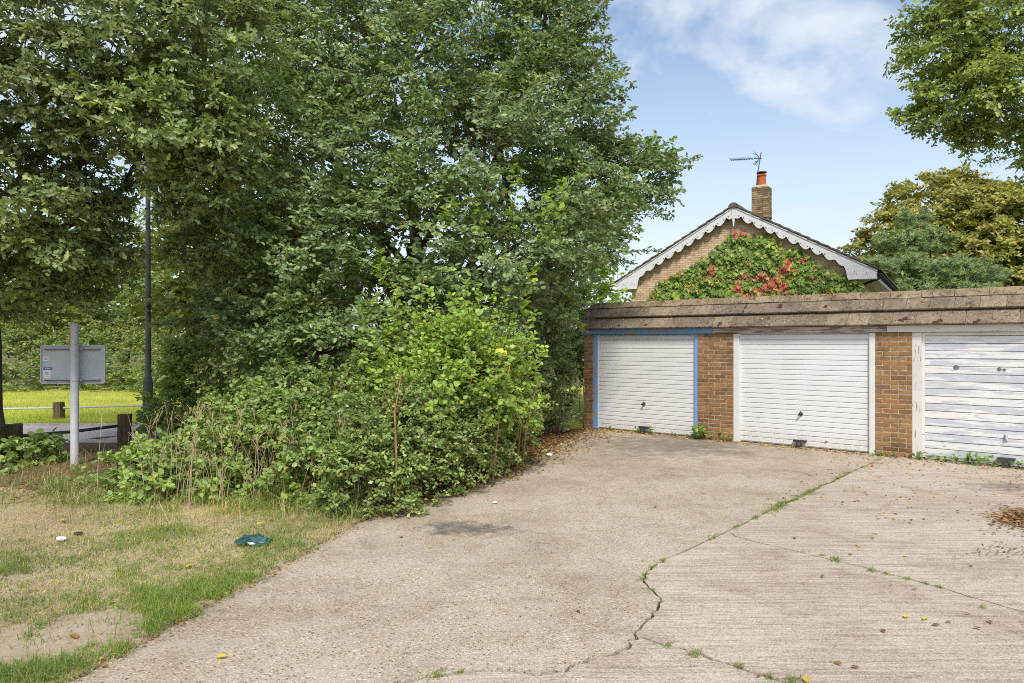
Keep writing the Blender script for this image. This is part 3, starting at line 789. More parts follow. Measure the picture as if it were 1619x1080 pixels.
# verge of the mansard: dark barge strip at the left end
m = MB(); m.add([(ra - 0.012, e0[0] + 0.02, e0[1] - 0.01), (ra - 0.012, top[0] + 0.02, top[1] + 0.02), (ra - 0.012, top[0] + 0.5, top[1] - 0.3), (ra - 0.012, top[0] + 0.5, e0[1] - 0.01),
               (ra - 0.002, e0[0] + 0.02, e0[1] - 0.01), (ra - 0.002, top[0] + 0.02, top[1] + 0.02), (ra - 0.002, top[0] + 0.5, top[1] - 0.3), (ra - 0.002, top[0] + 0.5, e0[1] - 0.01)],
              [(0, 1, 2, 3), (7, 6, 5, 4), (0, 4, 5, 1), (1, 5, 6, 2), (2, 6, 7, 3), (3, 7, 4, 0)])
m.build('verge_board', M_HTILE, gar)

# ------------------------------------------------------------------ house
HK = 39.0; HT = 0.635; HC = HT / F
HX = 7.45; HY = F / HK - HT * HX
HA = math.atan2(-0.536, 0.844)
house = thing('brick_house', 'buff brick gabled house with scalloped white bargeboards behind the garages', 'house', (HX, HY, 0), HA)
WH = 3.75; WB = 4.25; TN = 0.555; ZA = 6.34
def gab(px, py, off=0.25):
    xp = px - CX; k = F / (F / HK + off * 1.185); s = k * (1 + HC * xp)
    X = xp / s
    return ((X - HX) * 1.185 + off * 0.4, CAMZ + (CY - py) / s)
# creeper outline (photo points projected on the gable wall)
CREEP = [gab(960 + x / 3.373, 220 + y / 3.373) for x, y in ((150, 900), (240, 770), (390, 690), (500, 620), (575, 560), (600, 520), (690, 500), (740, 520), (790, 510), (870, 555), (893, 620), (940, 592), (1020, 610), (1060, 675), (1160, 705), (1250, 745), (1340, 830), (1340, 960), (150, 960))]
def inside(x, z, poly):
    c = False; n = len(poly); j = n - 1
    for i in range(n):
        xi, zi = poly[i]; xj, zj = poly[j]
        if (zi > z) != (zj > z) and x < (xj - xi) * (z - zi) / (zj - zi) + xi: c = not c
        j = i
    return c
YW = 0.25
m = MB()
def gable_top(x): return ZA - 0.10 - abs(x) * TN
m.add([(-WH, YW + 0.015, -0.1), (WH, YW + 0.015, -0.1), (WH, YW + 0.015, gable_top(WH)), (0, YW + 0.015, gable_top(0)), (-WH, YW + 0.015, gable_top(WH)),
       (-WH, YW + 9, -0.1), (WH, YW + 9, -0.1), (WH, YW + 9, gable_top(WH)), (0, YW + 9, gable_top(0)), (-WH, YW + 9, gable_top(WH))],
      [(0, 1, 2, 3, 4), (9, 8, 7, 6, 5), (0, 5, 6, 1), (1, 6, 7, 2), (4, 9, 5, 0), (2, 7, 8, 3), (3, 8, 9, 4)])
wall = m.build('wall', M_MORTARB, house)
cand = []
CHH = 0.077
for c in range(0, 84):
    z = 0.04 + c * CHH
    x = -WH - (0.11 if c % 2 else 0.0)
    while x < WH:
        x0 = max(x, -WH); x1 = min(x + 0.215, WH)
        if x1 - x0 > 0.06:
            xc = (x0 + x1) / 2
            if gable_top(max(abs(x0), abs(x1))) > z + 0.04:
                vis = z > 3.0 and not inside(xc, z, CREEP)
                cand.append((vis, x0, x1, z))
        x += 0.225
def showy(b): return (not b[0], abs(b[3] - 4.7))
cand.sort(key=showy)
for (vis, x0, x1, z) in cand[:300]:
    b = ob('brick', brick_mesh(x1 - x0, 0.06, CHH - 0.010, M_BUFF, 0.0), wall, ((x0 + x1) / 2, YW + 0.03 + random.uniform(-.003, .003), z))
vv = []; ff = []; tt = []
for (vis, x0, x1, z) in cand[300:]:
    if z < 2.0: continue
    b = len(vv); y0 = YW + random.uniform(-.003, .003)
    for (x, zz) in ((x0, z - 0.033), (x1, z - 0.033), (x1, z + 0.033), (x0, z + 0.033)): vv.append((x, y0, zz))
    for (x, zz) in ((x0, z - 0.033), (x1, z - 0.033), (x1, z + 0.033), (x0, z + 0.033)): vv.append((x, YW + 0.02, zz))
    t_ = random.random()
    for f_ in ((0, 1, 2, 3), (0, 4, 5, 1), (1, 5, 6, 2), (2, 6, 7, 3), (3, 7, 4, 0)): ff.append([b + i for i in f_]); tt.append(t_)
o = ob('brickwork', np_mesh('brickwork', [(np.array(vv), np.array(ff), 0, np.array(tt))], [M_BUFF2]), wall); o['kind'] = 'stuff'
# bargeboards
def barge(sg):
    zb = ZA - WB * TN - 0.22
    xs = list(np.arange(0.0, WB - 1.15, 0.02)) + list(np.linspace(WB - 1.15, WB, 44))
    tops = []; bots = []
    per = 0.355
    for x in xs:
        zt = ZA - x * TN
        u = (x + 0.06) % per / per
        if u < 0.74: d = 0.205 + 0.075 * math.sin(math.pi * u / 0.74) ** 0.8
        else: d = 0.205 - 0.045 * math.sin(math.pi * (u - 0.74) / 0.26)
        low = zt - d / math.cos(math.atan(TN)) * 0.98
        if x > WB - 0.80: low = zb
        elif x > WB - 1.20:
            u2 = (x - (WB - 1.20)) / 0.40
            l0 = ZA - (WB - 1.20) * TN - 0.25
            low = min(low, l0 + (zb - l0) * (1 - math.sqrt(max(0, 1 - u2 ** 2))) if u2 < 1 else zb)
        tops.append((sg * x, zt)); bots.append((sg * x, low))
    n = len(xs); m = MB()
    vv = [(x, 0.0, z) for x, z in tops] + [(x, 0.0, z) for x, z in bots] + [(x, 0.032, z) for x, z in tops] + [(x, 0.032, z) for x, z in bots]
    fs = []
    for i in range(n - 1):
        fs += [(i, i + 1, n + i + 1, n + i), (2 * n + i + 1, 2 * n + i, 3 * n + i, 3 * n + i + 1), (n + i, n + i + 1, 3 * n + i + 1, 3 * n + i), (i + 1, i, 2 * n + i, 2 * n + i + 1)]
    fs += [(n - 1, 2 * n - 1, 4 * n - 1, 3 * n - 1), (0, 2 * n, 3 * n, n)]
    m.add(vv, fs)
    b = m.build('bargeboard', M_BARGE, house)
    # drilled holes: small dark plugs in the face
    hole = MB(); hole.lathe([(0.021, 0), (0.021, 0.004)], 8)
    hme = hole.mesh('drilled_hole', M_GREYM)
    x = 0.22
    while x < WB - 1.2:
        u = (x + 0.06) % per / per
        for du in (0.66, 1.08):
            xx = (math.floor((x + 0.06) / per) + du) * per - 0.06
            ob('drilled_hole', hme, b, (sg * xx, -0.001, ZA - xx * TN - 0.185), (R(90), 0, 0))
        x += per
    for (q, dz) in ((0.62, 0.17), (0.55, 0.13), (0.70, 0.14), (0.60, 0.23), (0.30, 0.12), (0.24, 0.10), (0.37, 0.11), (0.27, 0.17)):
        h_ = ob('drilled_hole', hme, b, (sg * (WB - q), -0.001, zb + 0.02 + dz), (R(90), 0, 0)); h_.scale = (0.6, 0.6, 1)
    # thin capping strip over the board
    m = MB(); L = WB + 0.02
    m.add([(0, -0.02, ZA + 0.002), (sg * L, -0.02, ZA - L * TN + 0.002), (sg * L, -0.02, ZA - L * TN + 0.05), (0, -0.02, ZA + 0.05), (0, 0.10, ZA + 0.002), (sg * L, 0.10, ZA - L * TN + 0.002), (sg * L, 0.10, ZA - L * TN + 0.05), (0, 0.10, ZA + 0.05)],
          [(0, 1, 2, 3), (7, 6, 5, 4), (0, 4, 5, 1), (2, 6, 7, 3), (1, 5, 6, 2)])
    m.build('undercloak', M_FLASH, house)
barge(1); barge(-1)
m = MB(); m.add([(-0.07, -0.02, ZA - 0.06), (0.07, -0.02, ZA - 0.06), (0.045, -0.02, ZA - 0.30), (0.018, -0.02, ZA - 0.62), (-0.018, -0.02, ZA - 0.62), (-0.045, -0.02, ZA - 0.30),
                 (-0.07, -0.002, ZA - 0.06), (0.07, -0.002, ZA - 0.06), (0.045, -0.002, ZA - 0.30), (0.018, -0.002, ZA - 0.62), (-0.018, -0.002, ZA - 0.62), (-0.045, -0.002, ZA - 0.30)],
                [(0, 1, 2, 3, 4, 5), (11, 10, 9, 8, 7, 6)] + [(i, i + 6, (i + 1) % 6 + 6, (i + 1) % 6) for i in range(6)])
m.build('finial', M_BARGE, house)
# roof: overlapping courses each side
hr = MB(); hr.add([(-WB, 0.03, ZA - WB * TN + 0.004), (0, 0.03, ZA + 0.004), (WB, 0.03, ZA - WB * TN + 0.004), (-WB, 9.4, ZA - WB * TN + 0.004), (0, 9.4, ZA + 0.004), (WB, 9.4, ZA - WB * TN + 0.004)], [(0, 1, 4, 3), (1, 2, 5, 4)])
hroof = hr.build('roof', M_FELT, house)
SL = math.hypot(WB, WB * TN); aa = math.atan(TN); NCR = 15
for sg in (1, -1):
    for c in range(NCR):
        t0 = c / NCR * (WB + 0.06); t1 = t0 + 0.345
        m = MB()
        y = -0.05
        for k in range(1):
            pass
        dz = 0.055
        vs_ = []
        for yy in (-0.045 + random.uniform(-0.012, 0.012), 9.45):
            vs_ += [(sg * t0, yy, ZA - t0 * TN + dz), (sg * t1, yy, ZA - t1 * TN + dz + 0.035), (sg * t1, yy, ZA - t1 * TN + dz + 0.085), (sg * t0, yy, ZA - t0 * TN + dz + 0.045)]
        m.add(vs_, [(0, 1, 2, 3), (7, 6, 5, 4), (0, 4, 5, 1), (1, 5, 6, 2), (2, 6, 7, 3), (3, 7, 4, 0)])
        m.build('tile_course', M_HTILE, hroof)
m = MB(); prof = [(0.17 * math.cos(a), 0.15 * math.sin(a)) for a in np.linspace(-0.15, math.pi + 0.15, 9)]
for k in range(21):
    vs_ = [(x * (1 + 0.0), y, ZA + 0.03 + z + (0.006 if k % 2 else 0)) for y in (-0.06 + k * 0.45, -0.06 + k * 0.45 + 0.446) for (x, z) in prof]
    m2 = MB(); m2.add(vs_, [(i, i + 1, i + 10, i + 9) for i in range(8)] + [tuple(range(9)), tuple(range(17, 8, -1))])
    m2.build('ridge_tile', M_HTILE, hroof)
# right eave: boxed soffit, gutter, downpipe
ze = ZA - WB * TN
m = MB(); m.box(WH + 0.002, WB - 0.02, 0.034, 9.3, ze - 0.24, ze - 0.215); m.build('soffit', M_SOFFIT, house)
m = MB(); m.box(WB - 0.02, WB + 0.006, 0.034, 9.3, ze - 0.24, ze - 0.02); m.build('fascia_board', M_BARGE, house)
m = MB(); m.box(-WB - 0.006, -WB + 0.02, 0.034, 9.3, ze - 0.24, ze - 0.02); m.build('fascia_board', M_BARGE, house)
m = MB(); m.box(-WB + 0.021, -WH - 0.002, 0.034, 9.3, ze - 0.24, ze - 0.215); m.build('soffit', M_SOFFIT, house)
m = MB(); n = 8
prof = [(0.06 * math.cos(a), 0.06 * math.sin(a)) for a in np.linspace(math.pi, 2 * math.pi, n)] + [(0.05 * math.cos(a), 0.05 * math.sin(a)) for a in np.linspace(2 * math.pi, math.pi, n)]
K = len(prof)
m.add([(WB + 0.072 + x, y, ze - 0.06 + z) for y in (-0.03, 9.4) for (x, z) in prof], [(i, (i + 1) % K, (i + 1) % K + K, i + K) for i in range(K)] + [tuple(range(K)), tuple(range(2 * K - 1, K - 1, -1))])
m.add([(WB + 0.072 + x, -0.03, ze - 0.06 + z) for (x, z) in prof[:n]], [tuple(range(n))])
gut = m.build('gutter', M_BLACK, house)
br = MB(); br.box(-0.075, 0.075, -0.02, 0.02, -0.085, 0.02)
bme = br.mesh('gutter_bracket', M_BLACK)
for k in range(12): ob('gutter_bracket', bme, gut, (WB + 0.072, 0.25 + k * 0.75, ze - 0.075))
m = MB(); m.tube([(WB + 0.06, 0.12, ze - 0.12), (WB + 0.05, 0.13, ze - 0.22), (WH + 0.12, 0.30, ze - 0.36), (WH + 0.07, 0.34, ze - 0.50), (WH + 0.07, 0.34, 0.1)], [0.036] * 5, 8)
m.build('downpipe', M_BLACK, house)
m = MB(); m.box(WH + 0.0005, WH + 0.02, 0.75, 1.5, 2.5, 3.45); m.build('side_window', M_UPVC, house)
m = MB(); m.box(WH + 0.021, WH + 0.025, 0.82, 1.43, 2.57, 3.38); m.build('window_pane', M_BLACK, house)
# chimney on the ridge
CHY = 4.15; cw = 0.30
m = MB(); m.box(-cw + 0.01, cw - 0.01, CHY - cw + 0.01, CHY + cw - 0.01, 5.7, 7.80)
chim = m.build('chimney', M_MORTAR, house)
c = 0
z = 6.0
while z < 7.80:
    grow = 0.03 if (z > 6.62 and z < 6.70) else (0.012 if z >= 6.70 else 0.0)
    for side in range(4):
        for k in range(3):
            L = 0.193
            u = -cw + (k + 0.5) * 0.20 + (0.0)
            if c % 2 and side % 2 == 0: u = max(-cw + 0.11, u - 0.0)
            b = ob('brick', brick_mesh(L, 0.06, 0.068, M_CHIMB, 0.005), chim)
            rr = cw - 0.028 + grow
            p = {0: (u, -rr), 1: (rr, u), 2: (-u, rr), 3: (-rr, -u)}[side]
            b.location = (p[0], CHY + p[1], z); b.rotation_euler = (0, 0, side * math.pi / 2 + random.uniform(-.02, .02))
    z += 0.080; c += 1
m = MB()
m.add([(-cw, CHY - cw, 7.79), (cw, CHY - cw, 7.79), (cw, CHY + cw, 7.79), (-cw, CHY + cw, 7.79), (-0.17, CHY - 0.17, 7.89), (0.17, CHY - 0.17, 7.89), (0.17, CHY + 0.17, 7.89), (-0.17, CHY + 0.17, 7.89)],
      [(0, 1, 5, 4), (1, 2, 6, 5), (2, 3, 7, 6), (3, 0, 4, 7), (4, 5, 6, 7)])
m.build('flaunching', M_CEMENT, chim)
m = MB(); m.lathe([(0.175, 7.84), (0.165, 8.0), (0.15, 8.20), (0.152, 8.24), (0.175, 8.25), (0.175, 8.30), (0.155, 8.31), (0.12, 8.31)], 16, 0, 0, CHY); m.build('chimney_pot', M_POT, chim)
m = MB(); m.lathe([(0.10, 8.315), (0.10, 8.37)], 10, 0, 0, CHY); m.lathe([(0.19, 8.375), (0.19, 8.405), (0.12, 8.43), (0.02, 8.44)], 16, 0, 0, CHY); m.build('pot_cowl', M_DKMETAL, chim)
for k in range(5):
    x0 = -0.32 + k * 0.16
    m = MB(); zt = ZA - abs(x0 + 0.08) * TN + 0.12
    m.add([(x0, CHY - cw - 0.012, zt - 0.1), (x0 + 0.17, CHY - cw - 0.012, zt - 0.15), (x0 + 0.17, CHY - cw - 0.012, zt + 0.06), (x0, CHY - cw - 0.012, zt + 0.16),
           (x0, CHY - cw - 0.004, zt - 0.1), (x0 + 0.17, CHY - cw - 0.004, zt - 0.15), (x0 + 0.17, CHY - cw - 0.004, zt + 0.06), (x0, CHY - cw - 0.004, zt + 0.16)],
          [(0, 1, 2, 3), (7, 6, 5, 4), (0, 4, 5, 1), (1, 5, 6, 2), (2, 6, 7, 3), (3, 7, 4, 0)])
    m.build('step_flashing', M_FLASH, chim)
# aerial strapped to the stack, boom pointing left
hm = Matrix.Translation((HX, HY, 0)) @ Matrix.Rotation(HA, 4, 'Z')
ap = hm @ Vector((-0.05, CHY, 7.80))
aer = thing('television_aerial', 'thin dark television aerial on the terracotta chimney pot', 'aerial', ap, HA)
m = MB(); m.tube([(-0.14, 0, 0.1), (-0.10, 0, 0.6), (0.03, 0, 1.38)], [0.020, 0.019, 0.018], 6); m.build('mast', M_DKMETAL, aer)
zc = 1.16; bx = 0.0
m = MB(); m.tube([(0.05, 0, zc - 0.01), (-1.15, 0, zc + 0.09)], [0.016, 0.012], 6); m.build('boom', M_DKMETAL, aer)
m = MB(); m.tube([(0, -0.17, 0), (0, 0.17, 0)], [0.008, 0.008], 5); m.tube([(-0.05, -0.1, 0.05), (0.02, 0.1, -0.03)], [0.007, 0.007], 5)
eme = m.mesh('director', M_DKMETAL)
for k in range(14): ob('director', eme, aer, (-0.32 - k * 0.062, 0, zc + 0.03 + k * 0.0052))
for (dx, dz) in ((-0.16, 0.24), (-0.16, -0.22)):
    m = MB(); m.tube([(-0.03, 0, zc), (dx - 0.03, 0, zc + dz)], [0.016, 0.012], 5)
    for q in (0.45, 0.7, 0.95):
        m.tube([(-0.03 + dx * q, -0.24, zc + dz * q), (-0.03 + dx * q, 0.24, zc + dz * q)], [0.008, 0.008], 5)
        m.tube([(-0.03 + dx * q - 0.1, -0.1, zc + dz * q - 0.03), (-0.03 + dx * q, 0.1, zc + dz * q + 0.02)], [0.007, 0.007], 5)
    m.build('reflector', M_DKMETAL, aer)

# ------------------------------------------------------------------ sign, lamp post, rails
sx, sy = gnd(118, 738)
sign = thing('road_sign', 'grey back of a rectangular road sign on a round galvanised post', 'sign', (sx, sy, 0), R(4))
PR = 0.056
m = MB(); m.lathe([(PR, -0.3), (PR, 1.86), (PR * 1.0, 1.98), (PR * 1.03, 1.985), (PR * 1.03, 2.11), (PR * 0.98, 2.125)], 20); m.build('post', M_GALV, sign)
def roundrect(w, h, r, n=5):
    out = []
    for (cx_, cz_, a0) in ((w / 2 - r, h / 2 - r, 0), (-w / 2 + r, h / 2 - r, 90), (-w / 2 + r, -h / 2 + r, 180), (w / 2 - r, -h / 2 + r, 270)):
        for k in range(n):
            a = R(a0 + 90 * k / (n - 1)); out.append((cx_ + r * math.cos(a), cz_ + r * math.sin(a)))
    return out
rr = roundrect(0.925, 0.575, 0.03); n = len(rr)
m = MB(); m.add([(x - 0.075, y, z + 1.51) for y in (PR + 0.045, PR + 0.051) for x, z in rr], [tuple(range(n)), tuple(range(2 * n - 1, n - 1, -1))] + [(i, i + n, (i + 1) % n + n, (i + 1) % n) for i in range(n)])
m.build('panel', M_ALU, sign)
rr2 = roundrect(0.895, 0.545, 0.022)
m = MB(); m.add([(x - 0.075, y, z + 1.51) for y in (PR + 0.030, PR + 0.0445) for x, z in rr] + [(x - 0.075, y, z + 1.51) for y in (PR + 0.030, PR + 0.0445) for x, z in rr2],
                [(i, (i + 1) % n, (i + 1) % n + 2 * n, i + 2 * n) for i in range(n)] + [(i, i + n, (i + 1) % n + n, (i + 1) % n) for i in range(n)] + [(i + 2 * n, (i + 1) % n + 2 * n, (i + 1) % n + 3 * n, i + 3 * n) for i in range(n)])
m.build('panel_rim', M_GALV, sign)
for zz in (1.735, 1.275):
    m = MB(); m.box(-0.47, 0.32, PR + 0.004, PR + 0.0445, zz - 0.017, zz + 0.017); ch_ = m.build('channel', M_ALUD, sign, bevel=0.003)
    m = MB(); m.box(-0.465, 0.315, PR - 0.002, PR + 0.0035, zz - 0.007, zz + 0.007); m.build('channel_slot', M_DKMETAL, ch_)
    m = MB(); m.lathe([(PR + 0.004, zz - 0.012), (PR + 0.004, zz + 0.012)], 20); m.box(-PR - 0.03, PR + 0.03, PR - 0.02, PR + 0.02, zz - 0.012, zz + 0.012); m.build('clip', M_ALUD, ch_)
YS = PR + 0.0425
m = MB(); m.box(-0.505, -0.425, YS, YS + 0.002, 1.53, 1.625); st = m.build('sticker', M_STW, sign)
m = MB(); m.box(-0.503, -0.427, YS - 0.002, YS - 0.0005, 1.532, 1.556); m.build('sticker_band', M_STC, st)
m = MB(); m.box(-0.49, -0.445, YS - 0.002, YS - 0.0005, 1.58, 1.61); m.build('sticker_mark', M_STR, st)
m = MB(); m.box(-0.497, -0.397, YS, YS + 0.002, 1.305, 1.465); st = m.build('sticker', M_STW, sign)
m = MB(); m.box(-0.497, -0.377, YS - 0.002, YS - 0.0005, 1.425, 1.466); m.build('sticker_band', M_STB, st)
m = MB(); m.box(-0.47, -0.455, YS - 0.003, YS - 0.0021, 1.438, 1.455); m.box(-0.445, -0.40, YS - 0.003, YS - 0.0021, 1.443, 1.450); m.build('sticker_lettering', M_STW, st)
m = MB(); m.box(-0.475, -0.425, YS - 0.002, YS - 0.0005, 1.36, 1.40); m.box(-0.48, -0.41, YS - 0.002, YS - 0.0005, 1.33, 1.337); m.build('sticker_mark', M_STR, st)
m = MB(); m.box(-PR * 0.98, -PR * 0.55, -PR * 0.84, -PR * 0.5, 1.79, 1.97); m.build('orange_tape', M_ORANGE, sign, bevel=0.01)

lx, ly = gnd(234, 680)
lamp = thing('lamp_post', 'slim dark green lamp post rising into the tree crowns', 'lamp post', (lx, ly, 0.0), 0)
m = MB(); m.lathe([(0.10, -0.2), (0.10, 0.9), (0.095, 1.02), (0.058, 1.16)], 12); m.build('base', M_LAMPG, lamp)
m = MB(); m.lathe([(0.056, 1.15), (0.052, 3.0), (0.044, 5.3), (0.042, 5.32)], 12); m.build('shaft', M_LAMPG, lamp)
m = MB(); m.lathe([(0.05, 5.32), (0.075, 5.36), (0.16, 5.62), (0.17, 5.66), (0.13, 5.74), (0.03, 5.78)], 12); m.build('lantern', M_GALV, lamp)
m = MB(); m.box(-0.05, 0.05, -0.106, -0.085, 0.35, 0.82); m.build('access_door', M_LAMPG, lamp, bevel=0.006)

def post_mesh(w, h):
    bm = bmesh.new(); bmesh.ops.create_cube(bm, size=1)
    for v in bm.verts: v.co = Vector((v.co.x * w, v.co.y * w, (v.co.z + 0.5) * (h + 0.3) - 0.3))
    bmesh.ops.subdivide_edges(bm, edges=bm.edges[:], cuts=4, use_grid_fill=True)
    for v in bm.verts:
        v.co.x += random.uniform(-.006, .006); v.co.y += random.uniform(-.006, .006)
        if v.co.z > h - 0.01: v.co.z += random.uniform(-.01, .01)
    me = bpy.data.meshes.new('fence_post'); bm.to_mesh(me); bm.free(); me.materials.append(M_WOOD)
    return me
pa = gnd(20, 728); pb = gnd(197, 704)
kr = thing('knee_rail', 'low timber posts with dark rail in front of the path', 'fence', (pa[0], pa[1], 0))
v = Vector((pb[0] - pa[0], pb[1] - pa[1], 0)); ang = math.atan2(v.y, v.x)
for i, k in enumerate((0, 1, -1)):
    ob('fence_post', post_mesh((0.21, 0.20, 0.2)[i], (0.56, 0.55, 0.56)[i]), kr, v * k, (0, 0, ang * 0.3 + 0.05 * i))
for (a, b) in ((0, 1), (-1, 0)):
    m = MB(); m.tube([v * a + Vector((0, 0, 0.37)), v * (a + b) / 2 + Vector((0, 0, 0.345)), v * b + Vector((0, 0, 0.36))], [0.028] * 3, 8); m.build('rail', M_LAMPG, kr)
fa = gnd(93, 665)
fr = thing('knee_rail', 'low pale metal rail on a squat timber post at the field edge', 'fence', (fa[0], fa[1], 0.03))
ob('fence_post', post_mesh(0.175, 0.40), fr)
ob('fence_post', post_mesh(0.175, 0.40), fr, (3.35, 1.1, 0)); ob('fence_post', post_mesh(0.175, 0.40), fr, (-3.35, -0.5, 0))
m = MB(); m.tube([(-6, -0.8, 0.255), (-3.3, -0.45, 0.26), (0, 0, 0.265), (3.35, 1.1, 0.28)], [0.022] * 4, 8); m.build('rail', M_GALV, fr)

# ------------------------------------------------------------------ foliage
T_OVAL = (np.array([(0, 0, 0), (.28, .25, .06), (.68, .23, .05), (1, 0, -.06), (.68, -.23, .05), (.28, -.25, .06)]), [(0, 1, 2, 3), (0, 3, 4, 5)])
T_ROUND = (np.array([(0, 0, 0), (.22, .33, .06), (.66, .34, .06), (1, 0, -.05), (.66, -.34, .06), (.22, -.33, .06)]), [(0, 1, 2, 3), (0, 3, 4, 5)])
T_OAK = (np.array([(0, 0, 0), (.30, .19, .05), (.46, .11, .02), (.70, .27, .06), (1, 0, -.06), (.70, -.27, .06), (.46, -.11, .02), (.30, -.19, .05)]), [(0, 1, 2, 3, 4), (0, 4, 5, 6, 7)])
T_DIA = (np.array([(0, 0, 0), (.45, .30, .08), (1, 0, 0), (.45, -.30, .08)]), [(0, 1, 2, 3)])
T_LOBE = (np.array([(0, 0, 0), (.05, .28, .03), (.02, .55, -.05), (.33, .36, .05), (.62, .50, -.02), (.64, .2, .04), (1.0, 0, -.08), (.64, -.2, .04), (.62, -.50, -.02), (.33, -.36, .05), (.02, -.55, -.05), (.05, -.28, .03), (.35, 0, 0.02)]),
          [(0, 1, 2, 3, 12), (12, 3, 4, 5, 6), (12, 6, 7, 8, 9), (12, 9, 10, 11, 0)])
T_NEEDLE = (np.array([(0, -.03, 0), (0, .03, 0), (1, 0.0, 0)]), [(0, 1, 2)])
UP = np.array((0, 0, 1.0))
def unit(a): return a / np.maximum(np.linalg.norm(a, axis=-1, keepdims=True), 1e-9)
def leaves(P, D, Nn, S, tpl, tint, mi=0):
    T, faces = tpl
    X = unit(D); Nn = unit(Nn - X * np.sum(Nn * X, -1, keepdims=True)); Y = np.cross(Nn, X)
    n = len(P); k = len(T)
    V = P[:, None, :] + S[:, None, None] * (T[None, :, 0:1] * X[:, None, :] + T[None, :, 1:2] * Y[:, None, :] + T[None, :, 2:3] * Nn[:, None, :])
    V = V.reshape(-1, 3)
    base = (np.arange(n) * k)[:, None]
    f = np.array(faces)
    Fx = (base[:, None, :] + f[None, :, :]).reshape(-1, f.shape[1])
    return (V, Fx, mi, np.repeat(tint, len(faces)))
def prisms(A, B, ra, rb, mi=1):
    """three-sided twigs from A to B"""
    d = unit(B - A); s = unit(np.cross(d, np.array((.3, .8, .52)))); t = np.cross(d, s)
    vs_ = []
    for (Pp, r_) in ((A, ra), (B, rb)):
        for k in range(3):
            a = 2 * math.pi * k / 3
            vs_.append(Pp + (s * math.cos(a) + t * math.sin(a)) * r_[:, None])
    V = np.stack(vs_, 1).reshape(-1, 3)
    f = np.array([(0, 1, 4, 3), (1, 2, 5, 4), (2, 0, 3, 5)])
    Fx = ((np.arange(len(A)) * 6)[:, None, None] + f[None]).reshape(-1, 4)
    return (V, Fx, mi, None)
def ribbons(A, B, r_, rng, mi=1):
    d = unit(B - A); s = unit(np.cross(d, rng.normal(size=d.shape)))
    V = np.stack([A - s * r_, A + s * r_, B + s * r_ * .4, B - s * r_ * .4], 1).reshape(-1, 3)
    return (V, (np.arange(len(A)) * 4)[:, None] + np.array([[0, 1, 2, 3]]), mi, None)
def sprays(O, D, L, K, M, tl, leaf, tpl, rng, droop=0.12, flat=0.7, side=0.85, tstart=0.25, hang=0.15, tintpow=1.0, twig_r=0.004, br_r=0.009, tint0=None, jit=0.4, clump=0.25, zmin=0.03, face=0.75):
    """branches O->O+D*L, K side twigs each, M leaves on each twig"""
    nb = len(O)
    D = unit(D)
    S = unit(np.cross(D, UP + rng.normal(size=(nb, 3)) * 0.35))
    t = tstart + (1 - tstart) * (np.arange(K) + 0.5) / K
    def curve(tt):      # (nb, len(tt), 3)
        return O[:, None, :] + D[:, None, :] * (L[:, None] * tt[None, :])[..., None] - UP * (droop * L[:, None] * tt[None, :] ** 2)[..., None]
    Pt = curve(t)
    sg = np.where(np.arange(K) % 2 == 0, 1.0, -1.0)
    td = unit(D[:, None, :] * 0.65 + S[:, None, :] * sg[None, :, None] * side + rng.normal(size=(nb, K, 3)) * 0.28 + UP * 0.06)
    tL = tl * (1.15 - 0.75 * t)[None, :] * rng.uniform(0.6, 1.3, size=(nb, K))
    u = (np.arange(M) + 0.7) / M
    Pl = Pt[:, :, None, :] + td[:, :, None, :] * (tL[:, :, None] * u[None, None, :])[..., None] - UP * (hang * tL[:, :, None] * u ** 2)[..., None]
    ts = unit(np.cross(td, UP + rng.normal(size=td.shape) * 0.2))
    sg2 = np.where(np.arange(M) % 2 == 0, 1.0, -1.0)
    Dl = td[:, :, None, :] * 0.7 + ts[:, :, None, :] * sg2[None, None, :, None] * 0.85 + rng.normal(size=(nb, K, M, 3)) * jit - UP * hang
    Nl = UP * flat * 0.75 + rng.normal(size=(nb, K, M, 3)) * 0.42 + D[:, None, None, :] * face
    Pl = (Pl + rng.normal(size=Pl.shape) * leaf * 0.15).reshape(-1, 3); Dl = Dl.reshape(-1, 3); Nl = Nl.reshape(-1, 3)
    Sz = leaf * rng.uniform(0.5, 1.25, size=len(Pl))
    tb_ = rng.uniform(0, 1, size=nb) if tint0 is None else tint0
    ti = np.clip(np.repeat(tb_, K * M) * clump + rng.uniform(0, 1, len(Pl)) ** tintpow * (1 - clump), 0, 1)
    ok = Pl[:, 2] > zmin
    parts = [leaves(Pl[ok], Dl[ok], Nl[ok], Sz[ok], tpl, ti[ok])]
    if twig_r > 0:
        A = Pt.reshape(-1, 3); B = A + (td * tL[..., None]).reshape(-1, 3) - UP * (hang * tL).reshape(-1, 1)
        parts.append(ribbons(A, B, twig_r, rng))
        tt = np.linspace(0, 1, 5); Cc = curve(tt)
        rr_ = br_r * (1 - 0.8 * tt)
        A = Cc[:, :-1].reshape(-1, 3); B = Cc[:, 1:].reshape(-1, 3)
        parts.append(prisms(A, B, np.tile(rr_[:-1], nb), np.tile(rr_[1:], nb)))
    return parts
